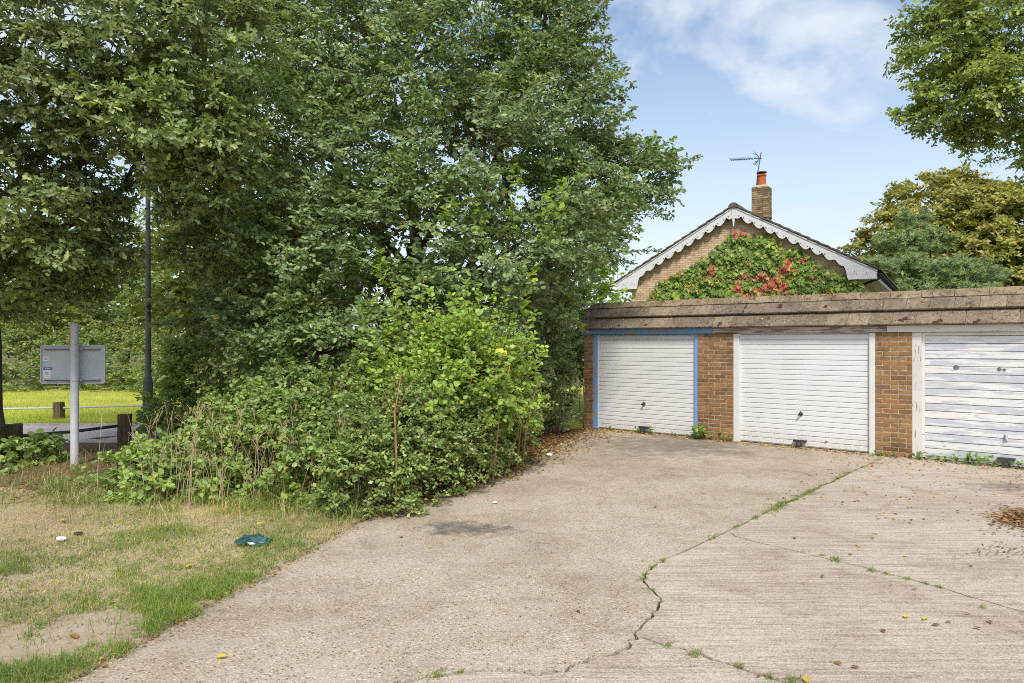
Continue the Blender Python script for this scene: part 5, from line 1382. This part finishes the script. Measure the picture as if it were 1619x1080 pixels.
redn = .8 * vnoise(P[:, 0] * 1.0 + 4, P[:, 1] * 1.4, 2.2) + .6 * vnoise(P[:, 0], P[:, 1], 7.0)
low = np.clip((4.3 - P[:, 1]) * .16, -.2, .15) + .35 * np.exp(-((P[:, 0] - .9) / 1.1) ** 2 - ((P[:, 1] - 4.0) / .55) ** 2)
ti = np.clip(.34 + rg.normal(size=len(P)) * .17 + np.where(redn + low + rg.normal(size=len(P)) * .15 > .45, .46, 0), 0, 1)
me = np_mesh('leaves', [leaves(PP, Dl, Nl, rg.uniform(.08, .16, len(P)), T_LOBE, ti)], [M_CREEP])
ob('leaves', me, cr)
m = MB()
for k in range(26):
    x0 = rg.uniform(-2.6, 2.6); pts = [(x0, YW - .012, 1.2)]
    for j in range(6): pts.append((pts[-1][0] + rg.normal() * .14, YW - .012, pts[-1][2] + .45))
    pts = [p for i, p in enumerate(pts) if i < 2 or inside(p[0], p[2], CREEP)]
    m.tube(pts, [.012] * len(pts), 4)
m.build('vines', M_TWIG, cr)

# ------------------------------------------------------------------ grass, leaves, weeds
def blades(P, H, W, tint, rng, lean=.5, mi=0):
    n = len(P); a = rng.uniform(0, 2 * math.pi, n)
    d = np.stack([np.cos(a), np.sin(a), np.zeros(n)], 1); s = np.stack([-np.sin(a), np.cos(a), np.zeros(n)], 1)
    ln = np.abs(rng.normal(size=n)) * lean
    mid = P + UP * (H * .55)[:, None] + d * (H * ln * .35)[:, None]
    tip = P + UP * (H * np.clip(1 - ln * .45, .12, 1))[:, None] + d * (H * ln)[:, None]
    w = W[:, None] * .5
    V = np.stack([P - s * w, P + s * w, mid - s * w * .8, mid + s * w * .8, tip], 1).reshape(-1, 3)
    b = (np.arange(n) * 5)[:, None]
    return [(V, b + np.array([[0, 1, 3, 2]]), mi, tint), (V, b + np.array([[2, 3, 4]]), mi, tint)]
def blade_mesh(name, plist, mats):
    parts = []
    for (a, b) in plist:
        Vv, f1, mi, t1 = a; _, f2, _, t2 = b
        parts.append((Vv, f1, mi, t1)); parts.append((Vv, f2, mi, t2))
    return np_mesh(name, parts, mats)
rg = np.random.default_rng(401)
N = 172000
y = 3.3 + 5.1 * rg.uniform(size=N) ** 1.25; x = np.array([edge_x(v) for v in y]); x = x + .02 + .07 * np.clip(vnoise(y * 1.0, y * .3, 9.0), -.6, 1.2) + .05 * rg.normal(size=N) * (rg.uniform(size=N) < .3) - rg.uniform(0, 1, N) ** 1.15 * (x + 7.4)
def ell(x, y, cx_, cy_, rx, ry): return ((x - cx_) / rx) ** 2 + ((y - cy_) / ry) ** 2
n1 = vnoise(x, y, 2.0) + .6 * vnoise(x + 3, y + 1, 6.0)
bare = (ell(x, y, -2.72, 4.32, .50, .25) + 1.1 * vnoise(x, y, 8) + .5 * vnoise(x, y, 25) < 1) | (ell(x, y, -2.9, 4.02, .34, .16) + .9 * vnoise(x, y, 14) < 1) | (ell(x, y, -2.0, 4.75, .24, .12) + .4 * vnoise(x, y, 9) < 1) | (vnoise(x + 5, y * 1.6, 4.5) + .4 * vnoise(x, y, 16) > .72)
edge_d = np.array([edge_x(v) for v in y]) - x
green = .75 * n1 + .45 * vnoise(x + 9, y, 14.0) + .45 * np.exp(-((edge_d - .35) / .38) ** 2) - .45 * np.clip((y - 5.6) / 1.0, -.7, 1.3) + .20
lush = rg.uniform(size=N) < np.clip(.35 + .5 * green, .12, 1)
keep = (~bare | (rg.uniform(size=N) < .06)) & (lush | (rg.uniform(size=N) < .4)) & (x > -7.5)
x, y, green = x[keep], y[keep], green[keep]; n = len(x)
isg = rg.uniform(size=n) < np.clip(.42 + .55 * green, .06, .96)
P = np.stack([x, y, verge_z(x, y) - .005], 1)
H = np.where(isg, rg.uniform(.018, .065, n) * (1 + .9 * np.clip(green, 0, 1)), rg.uniform(.02, .06, n))
ti = np.where(isg, rg.uniform(.05, .60, n), rg.uniform(.58, 1.0, n))
W = rg.uniform(.0022, .0045, n) * (1 + .06 * (y - 3.5))
A = blades(P[isg], H[isg], W[isg], ti[isg], rg, 1.15); B = blades(P[~isg], H[~isg], W[~isg] * .8, ti[~isg], rg, 3.0)
me_parts = []
for (a_, b_) in (A, B): me_parts += [a_, b_]
nw = 5200                                               # clover and other flat weeds in the turf
iw = rg.choice(np.nonzero(isg)[0], nw)
wp = P[iw] + np.stack([rg.normal(size=nw) * .02, rg.normal(size=nw) * .02, rg.uniform(.004, .03, nw)], 1); wa = rg.uniform(0, 6.28, nw)
me_parts.append(leaves(wp, np.stack([np.cos(wa), np.sin(wa), rg.uniform(-.1, .5, nw)], 1), np.stack([rg.normal(size=nw) * .4, rg.normal(size=nw) * .4 - .2, np.ones(nw)], 1), rg.uniform(.012, .034, nw), T_DIA, rg.uniform(0, 1, nw), 1))
me = np_mesh('verge_grass', me_parts, [M_GRASS, M_WEED])
o = ob('verge_grass', me); tag(o, 'short patchy green and straw grass on the verge by the drive', 'grass', kind='stuff')
# long grass at the foot of the hedge
N = 12000
pxs = rg.uniform(70, 640, N); pxs[:2600] = rg.uniform(0, 330, 2600)
pys = np.where(np.arange(N) < 2600, rg.uniform(722, 800, N), 798 + rg.normal(size=N) * 15) + np.where(pxs > 480, (pxs - 480) * .12, 0) - np.where((pxs < 200) & (np.arange(N) >= 2600), (200 - pxs) * .12, 0)
q = np.array([gnd(a, b) for a, b in zip(pxs, pys)])
ok = q[:, 0] < np.array([edge_x(v) for v in q[:, 1]]) - .05
q = q[ok]; n = len(q); clump = vnoise(q[:, 0] * 1.0, q[:, 1], 5.0)
ok = clump > -.12; q = q[ok]; n = len(q); clump = clump[ok]
P = np.stack([q[:, 0], q[:, 1], verge_z(q[:, 0], q[:, 1])], 1)
H = rg.uniform(.06, .26, n) * (1 + .7 * clump)
me = blade_mesh('long_grass', [blades(P, H, rg.uniform(.003, .006, n), np.clip(rg.uniform(-.1, .65, n) + np.where(rg.uniform(size=n) < .35, .45, 0), 0, 1), rg, 1.5)], [M_GRASS])
tag(ob('long_grass', me), 'long uncut grass along the foot of the brambles', 'grass', kind='stuff')
# field grass
N = 26000
yy = 14.9 + 9.8 * rg.uniform(size=N) ** 1.6; xx = -rg.uniform(.25, .86, N) * yy
P = np.stack([xx, yy, np.full(N, .044)], 1)
gn = vnoise(xx, yy, 1.1)
me = blade_mesh('field_grass', [blades(P, rg.uniform(.03, .09, N), rg.uniform(.008, .016, N), np.clip(.38 + .25 * gn + rg.normal(size=N) * .16, 0, 1), rg, .8)], [M_FIELDG])
tag(ob('field_grass', me), 'bright mown grass of the field beyond the path', 'grass', kind='stuff')

# joints: tufts of grass, each its own plant
tuft_me = []
for i in range(5):
    r = np.random.default_rng(500 + i); n = 90
    P = np.stack([r.normal(size=n) * .035, r.normal(size=n) * .02, np.full(n, -.02)], 1)
    tuft_me.append(blade_mesh('grass_tuft', [blades(P, r.uniform(.03, .085, n), r.uniform(.003, .006, n), np.clip(r.uniform(0, .5, n) + (r.uniform(size=n) < .25) * .4, 0, 1), r, .9)], [M_GRASS]))
def along(pl, t):
    pl = np.array(pl); seg = np.linalg.norm(np.diff(pl, axis=0), axis=1); cs_ = np.concatenate([[0], np.cumsum(seg)]); d = t * cs_[-1]
    i = min(len(seg) - 1, int(np.searchsorted(cs_, d) - 1)); i = max(i, 0); return pl[i] + (pl[i + 1] - pl[i]) * (d - cs_[i]) / seg[i]
k = 0
def tuft(x, y, s, label, group, z=.0):
    global k
    t = ob('grass_tuft', tuft_me[k % 5], None, (x, y, z), (0, 0, math.atan2(.74, .67) + random.uniform(-.3, .3))); t.scale = (s * random.uniform(.9, 1.3) * (2.2 if group == 'tufts in the long joint' else 1), s, s * random.uniform(.6, 1.0)); k += 1
    tag(t, label, 'grass', group)
ORD = ['first', 'second', 'third', 'fourth', 'fifth', 'sixth', 'seventh', 'eighth', 'ninth', 'tenth', 'eleventh', 'twelfth', 'thirteenth', 'fourteenth', 'fifteenth', 'sixteenth', 'seventeenth', 'eighteenth', 'nineteenth', 'twentieth', 'twenty-first', 'twenty-second', 'twenty-third', 'twenty-fourth', 'twenty-fifth']
r = np.random.default_rng(77)
for i_, t_ in enumerate((.08, .14, .2, .245, .29, .315, .34, .36, .40, .43, .455, .48, .50, .52, .55, .57, .60, .62, .645, .67, .69, .72, .76, .83, .9)):
    p = along(J1, t_); tuft(p[0] + r.normal() * .01, p[1], r.uniform(.45, 1.0) * (1.25 if .5 < t_ < .72 else .8), ORD[i_] + ' grass tuft from the garage pier along the long joint', 'tufts in the long joint')
for i_, t_ in enumerate((.14, .26, .36, .43, .55, .68)):
    p = along(J1b, t_); tuft(p[0], p[1], r.uniform(.35, .6), ORD[i_] + ' tiny tuft down the curved crack between the slabs', 'tufts in the curved crack')
for i_, (px, py, s) in enumerate(((1300, 878, .5), (1320, 885, .95), (1378, 902, .7), (1400, 907, .5), (1434, 915, .55), (1462, 922, .5), (1484, 928, .55), (1553, 960, .4))):
    a = gnd(px, py); tuft(a[0], a[1], s, ORD[i_] + ' grass tuft from the left in the cross joint on the right slab', 'tufts in the cross joint')
for i_, (px, py, s) in enumerate(((1056, 1020, .45), (1098, 1034, .75), (1168, 1053, .6), (1215, 1070, .5), (1255, 1076, .8))):
    a = gnd(px, py); tuft(a[0], a[1], s, ORD[i_] + ' grass tuft from the left in the lower crack at the bottom', 'tufts in the lower crack')
a = gnd(690, 1066); tuft(a[0], a[1], .75, 'lone grass tuft on the pebbly slab at bottom centre', None)
a = gnd(728, 1062); tuft(a[0], a[1], .4, 'small dry tuft at the left end of the lower crack', None)

# leafy weeds at the garage doors
def weed(s_, d_, n_, L_, label, tall=.12):
    p = gpt(s_, d_); r = np.random.default_rng(int(s_ * 1000))
    t = thing('weed', label, 'weed', (p[0], p[1], 0))
    a = r.uniform(0, 6.28, n_); P = np.stack([r.normal(size=n_) * L_ * .5, r.normal(size=n_) * .03 - .02, np.abs(r.normal(size=n_)) * tall * .6 + .01], 1)
    # spread along the wall
    sp = r.normal(size=n_) * L_; P[:, 0] = sp * UX + P[:, 1] * .3; P[:, 1] = sp * UY + P[:, 1]
    Dd = np.stack([np.cos(a), np.sin(a) - .4, r.uniform(.1, .8, n_)], 1); Nn = np.stack([r.normal(size=n_) * .4, r.normal(size=n_) * .4 - .3, np.ones(n_)], 1)
    ob('leaves', np_mesh('leaves', [leaves(P, Dd, Nn, r.uniform(.05, .12, n_) * (tall / .12), T_OVAL, r.uniform(0, 1, n_))], [M_WEED]), t)
    m = MB()
    for i in range(6): m.tube([(0, 0, -.01), tuple(P[i] * .8)], [.004, .002], 4)
    m.build('stems', M_WEED, t)
weed(4.64, -.10, 42, .10, 'leafy dock growing where the blue frame meets the brick pier', .17)
weed(2.62, -.03, 14, .03, 'small weed at the bottom left of the first white door', .10)
weed(3.30, -.04, 12, .05, 'thin weed just left of the first door lock', .07)
weed(3.62, -.05, 16, .04, 'pale weed just right of the first door lock', .11)
weed(4.12, -.04, 12, .04, 'tiny weed under the right half of the first door', .07)
weed(5.17, -.05, 14, .05, 'small weed at the foot of the second door left jamb', .10)
weed(7.78, -.07, 46, .12, 'low chickweed at the foot of the pier by the old door', .07)
weed(8.24, -.06, 18, .05, 'weed against the weathered jamb of the old door', .10)
weed(8.62, -.06, 40, .10, 'spreading weed under the left part of the old door', .09)
weed(8.98, -.07, 46, .11, 'larger spreading weed under the middle of the old door', .11)
weed(9.22, -.06, 24, .07, 'weed just left of the old door lock', .09)
weed(9.52, -.06, 24, .07, 'weed just right of the old door lock', .09)

# fallen leaves
rg = np.random.default_rng(601)
def flat_leaves(P, rng, size, tint, tpl=T_OVAL, tilt=.35):
    n = len(P); a = rng.uniform(0, 6.28, n)
    Dd = np.stack([np.cos(a), np.sin(a), rng.normal(size=n) * tilt * .5], 1); Nn = np.stack([rng.normal(size=n) * tilt, rng.normal(size=n) * tilt, np.ones(n)], 1)
    return leaves(P, Dd, Nn, size, tpl, tint)
Q = []; S = []; T_ = []
for i in range(6400):                                    # band along hedge foot
    yv = rg.uniform(7.2, 14.4); w = .15 + .045 * (yv - 7)
    xv = edge_x(yv) + rg.normal() * w - .10
    Q.append((xv, yv, .015 + rg.uniform(0, .02) + (.015 if xv < edge_x(yv) else 0))); S.append(rg.uniform(.025, .06)); T_.append(rg.uniform(0, .70) if rg.uniform() < .85 else rg.uniform(.7, 1))
for i in range(1500):                                    # drift along doors
    s_ = rg.uniform(2.1, 10.5); d_ = -.03 - abs(rg.normal()) * .13
    if rg.uniform() < .3 and s_ > 7: d_ -= abs(rg.normal()) * .8
    p = gpt(s_, d_); Q.append((p[0], p[1], .008 + rg.uniform(0, .012))); S.append(rg.uniform(.02, .055)); T_.append(rg.uniform(.2, .75) if rg.uniform() < .6 else rg.uniform(.72, 1))
for i in range(520):                                     # pile at the right edge
    a = gnd(1612 + rg.normal() * 22, 820 + rg.normal() * 8); Q.append((a[0], a[1], .006 + rg.uniform(0, .025))); S.append(rg.uniform(.03, .06)); T_.append(rg.uniform(.25, .68))
for i in range(80):
    a = gnd(1590 + rg.normal() * 28, 872 + rg.normal() * 6); Q.append((a[0], a[1], .006 + rg.uniform(0, .01))); S.append(rg.uniform(.015, .035)); T_.append(rg.uniform(0, .4))
for i in range(420):                                     # thin scatter on the right slab
    s_ = rg.uniform(7.3, 10.3); d_ = -rg.uniform(.2, 4.5) ; p = gpt(s_, d_)
    Q.append((p[0], p[1], .007)); S.append(rg.uniform(.012, .045)); T_.append(rg.uniform(0, .65) if rg.uniform() < .8 else rg.uniform(.7, 1))
for i in range(900):                                     # litter on the verge under the trees
    a = gnd(rg.uniform(0, 330), rg.uniform(715, 800)); Q.append((a[0], a[1], float(verge_z(np.array(a[0]), np.array(a[1]))) + .012)); S.append(rg.uniform(.03, .07)); T_.append(rg.uniform(0, .55))
for i in range(160):
    yv = rg.uniform(3.6, 7.4); Q.append((edge_x(yv) + rg.normal() * .05, yv, .02)); S.append(rg.uniform(.02, .05)); T_.append(rg.uniform(.2, .72))
Q = np.array(Q); me = np_mesh('fallen_leaves', [flat_leaves(Q, rg, np.array(S), np.array(T_))], [M_FALL])
tag(ob('fallen_leaves', me), 'brown and yellow fallen leaves drifted along the hedge and the garage doors', 'leaves', kind='stuff')
lm = []
for i in range(4):
    r = np.random.default_rng(700 + i)
    lm.append([np_mesh('fallen_leaf', [leaves(np.array([(-.5, 0, 0.)]), np.array([(1., 0, .06)]), np.array([(0.1 * r.normal(), .1 * r.normal(), 1.)]), np.array([1.]), T_OVAL, np.array([tv]))], [M_FALL]) for tv in (.9, .55, .3)])
def fleaf(px, py, size, tone, label, group=None):
    a = gnd(px, py); z = .006 if a[0] > edge_x(a[1]) else float(verge_z(np.array(a[0]), np.array(a[1]))) + (.10 if 'bag' in label else .004 if 'soil' in label else .03)
    o = ob('fallen_leaf', lm[random.randrange(4)][tone], None, (a[0], a[1], z + .004), (random.uniform(-.12, .12), random.uniform(-.1, .1), random.uniform(0, 6.28))); o.scale = (size, size, size)
    tag(o, label, 'leaf', group)
G1 = 'single yellow leaves on the right slab'
for i_, (px, py) in enumerate(sorted(((1112, 780), (1180, 770), (1300, 790), (1432, 881), (1433, 977), (1463, 980), (1390, 755), (1438, 750), (1224, 815), (1280, 752), (1350, 775), (1477, 787), (1356, 864), (1512, 785), (1572, 782), (1384, 845)))):
    fleaf(px, py, random.uniform(.045, .07), 0, ORD[i_] + ' single yellow leaf from the left on the brushed concrete', G1)
G2 = 'single brown leaves on the right slab'
for i_, (px, py) in enumerate(sorted(((1256, 852), (1446, 933), (1408, 926), (1300, 913), (1396, 999), (1325, 1051), (1352, 1057), (1200, 1071), (1535, 896), (1380, 852), (1500, 985), (1530, 972), (1545, 995), (1271, 924), (1480, 990), (1565, 985), (1345, 878)))):
    fleaf(px, py, random.uniform(.032, .055), 1 + random.randrange(2), ORD[i_] + ' single brown leaf from the left on the brushed concrete', G2)
fleaf(350, 1041, .075, 0, 'yellow leaf lying alone on the pebbly slab at bottom left'); fleaf(1036, 802, .07, 1, 'rust brown leaf alone in the middle of the pebbly slab')
fleaf(300, 905, .085, 0, 'yellow leaf in the green grass of the verge'); fleaf(412, 848, .09, 0, 'yellow leaf lying on top of the green plastic bag'); fleaf(176, 957, .06, 0, 'yellow leaf on the bare soil of the verge')
fleaf(117, 1012, .09, 1, 'dry curled brown leaf on the bare soil'); fleaf(98, 829, .075, 0, 'orange yellow leaf at the back of the straw grass'); fleaf(1275, 1077, .08, 0, 'bright yellow leaf at the bottom edge of the picture')
fleaf(634, 850, .06, 1, 'brown leaf on the slab left of the oil stain'); fleaf(681, 867, .05, 0, 'pale yellow leaf on the slab just below the oil stain'); fleaf(914, 968, .05, 2, 'dark brown leaf on the pebbly slab near the crack')

# rubbish
def crumple(name, loc, size, mat, seed, label, cat, rough=.35, sub=3):
    bm = bmesh.new(); bmesh.ops.create_icosphere(bm, subdivisions=sub, radius=1.0)
    r = np.random.default_rng(seed); k_ = r.normal(size=(14, 3)) * 2.6; ph = r.uniform(0, 6.28, 14)
    for v in bm.verts:
        c = np.array(v.co); f = sum(abs(math.sin(float(k_[i] @ c) + ph[i])) for i in range(14)) / 14 - .62
        v.co = Vector((c[0] * size[0], c[1] * size[1], c[2] * size[2])) * (1 + rough * f * 2.4)
    me = bpy.data.meshes.new(name); bm.to_mesh(me); bm.free(); me.materials.append(mat)
    return tag(ob(name, me, None, loc), label, cat)
a = gnd(401, 866)
crumple('plastic_bag', (a[0], a[1], .06), (.14, .085, .05), M_BAG, 5, 'crumpled dark green plastic bag lying on the grass verge', 'bag', rough=.75, sub=3)
a = gnd(97, 860); crumple('paper_scrap', (a[0], a[1], .05), (.045, .035, .02), M_LITTER, 6, 'scrap of white paper on the straw grass at left', 'litter')
a = gnd(124, 850); crumple('clod', (a[0], a[1], .04), (.04, .03, .015), M_DKMETAL, 9, 'small black scrap beside the white paper on the verge', 'litter')
a = gnd(868, 722); crumple('paper_scrap', (a[0], a[1], .03), (.05, .04, .03), M_LITTER, 7, 'white scrap in the leaf litter at the drive edge', 'litter')
a = gnd(893, 683); crumple('paper_scrap', (a[0], a[1], .05), (.10, .05, .04), M_LITTER, 8, 'white litter in the leaves just left of the first garage', 'litter')
a = gnd(843, 635); crumple('plastic_bag', (.38, 12.0, .55), (.05, .05, .08), M_LITTER, 10, 'pale plastic bag caught low in the dark thicket', 'bag')
a = gnd(782, 797); crumple('paper_scrap', (a[0], a[1], .02), (.03, .02, .01), M_LITTER, 11, 'tiny white scrap on the slab at the hedge foot', 'litter')

tot = sum(len(o.data.polygons) for o in bpy.data.objects if o.type == 'MESH')
print('objects', len(bpy.data.objects), 'polys', tot, NLEAF)
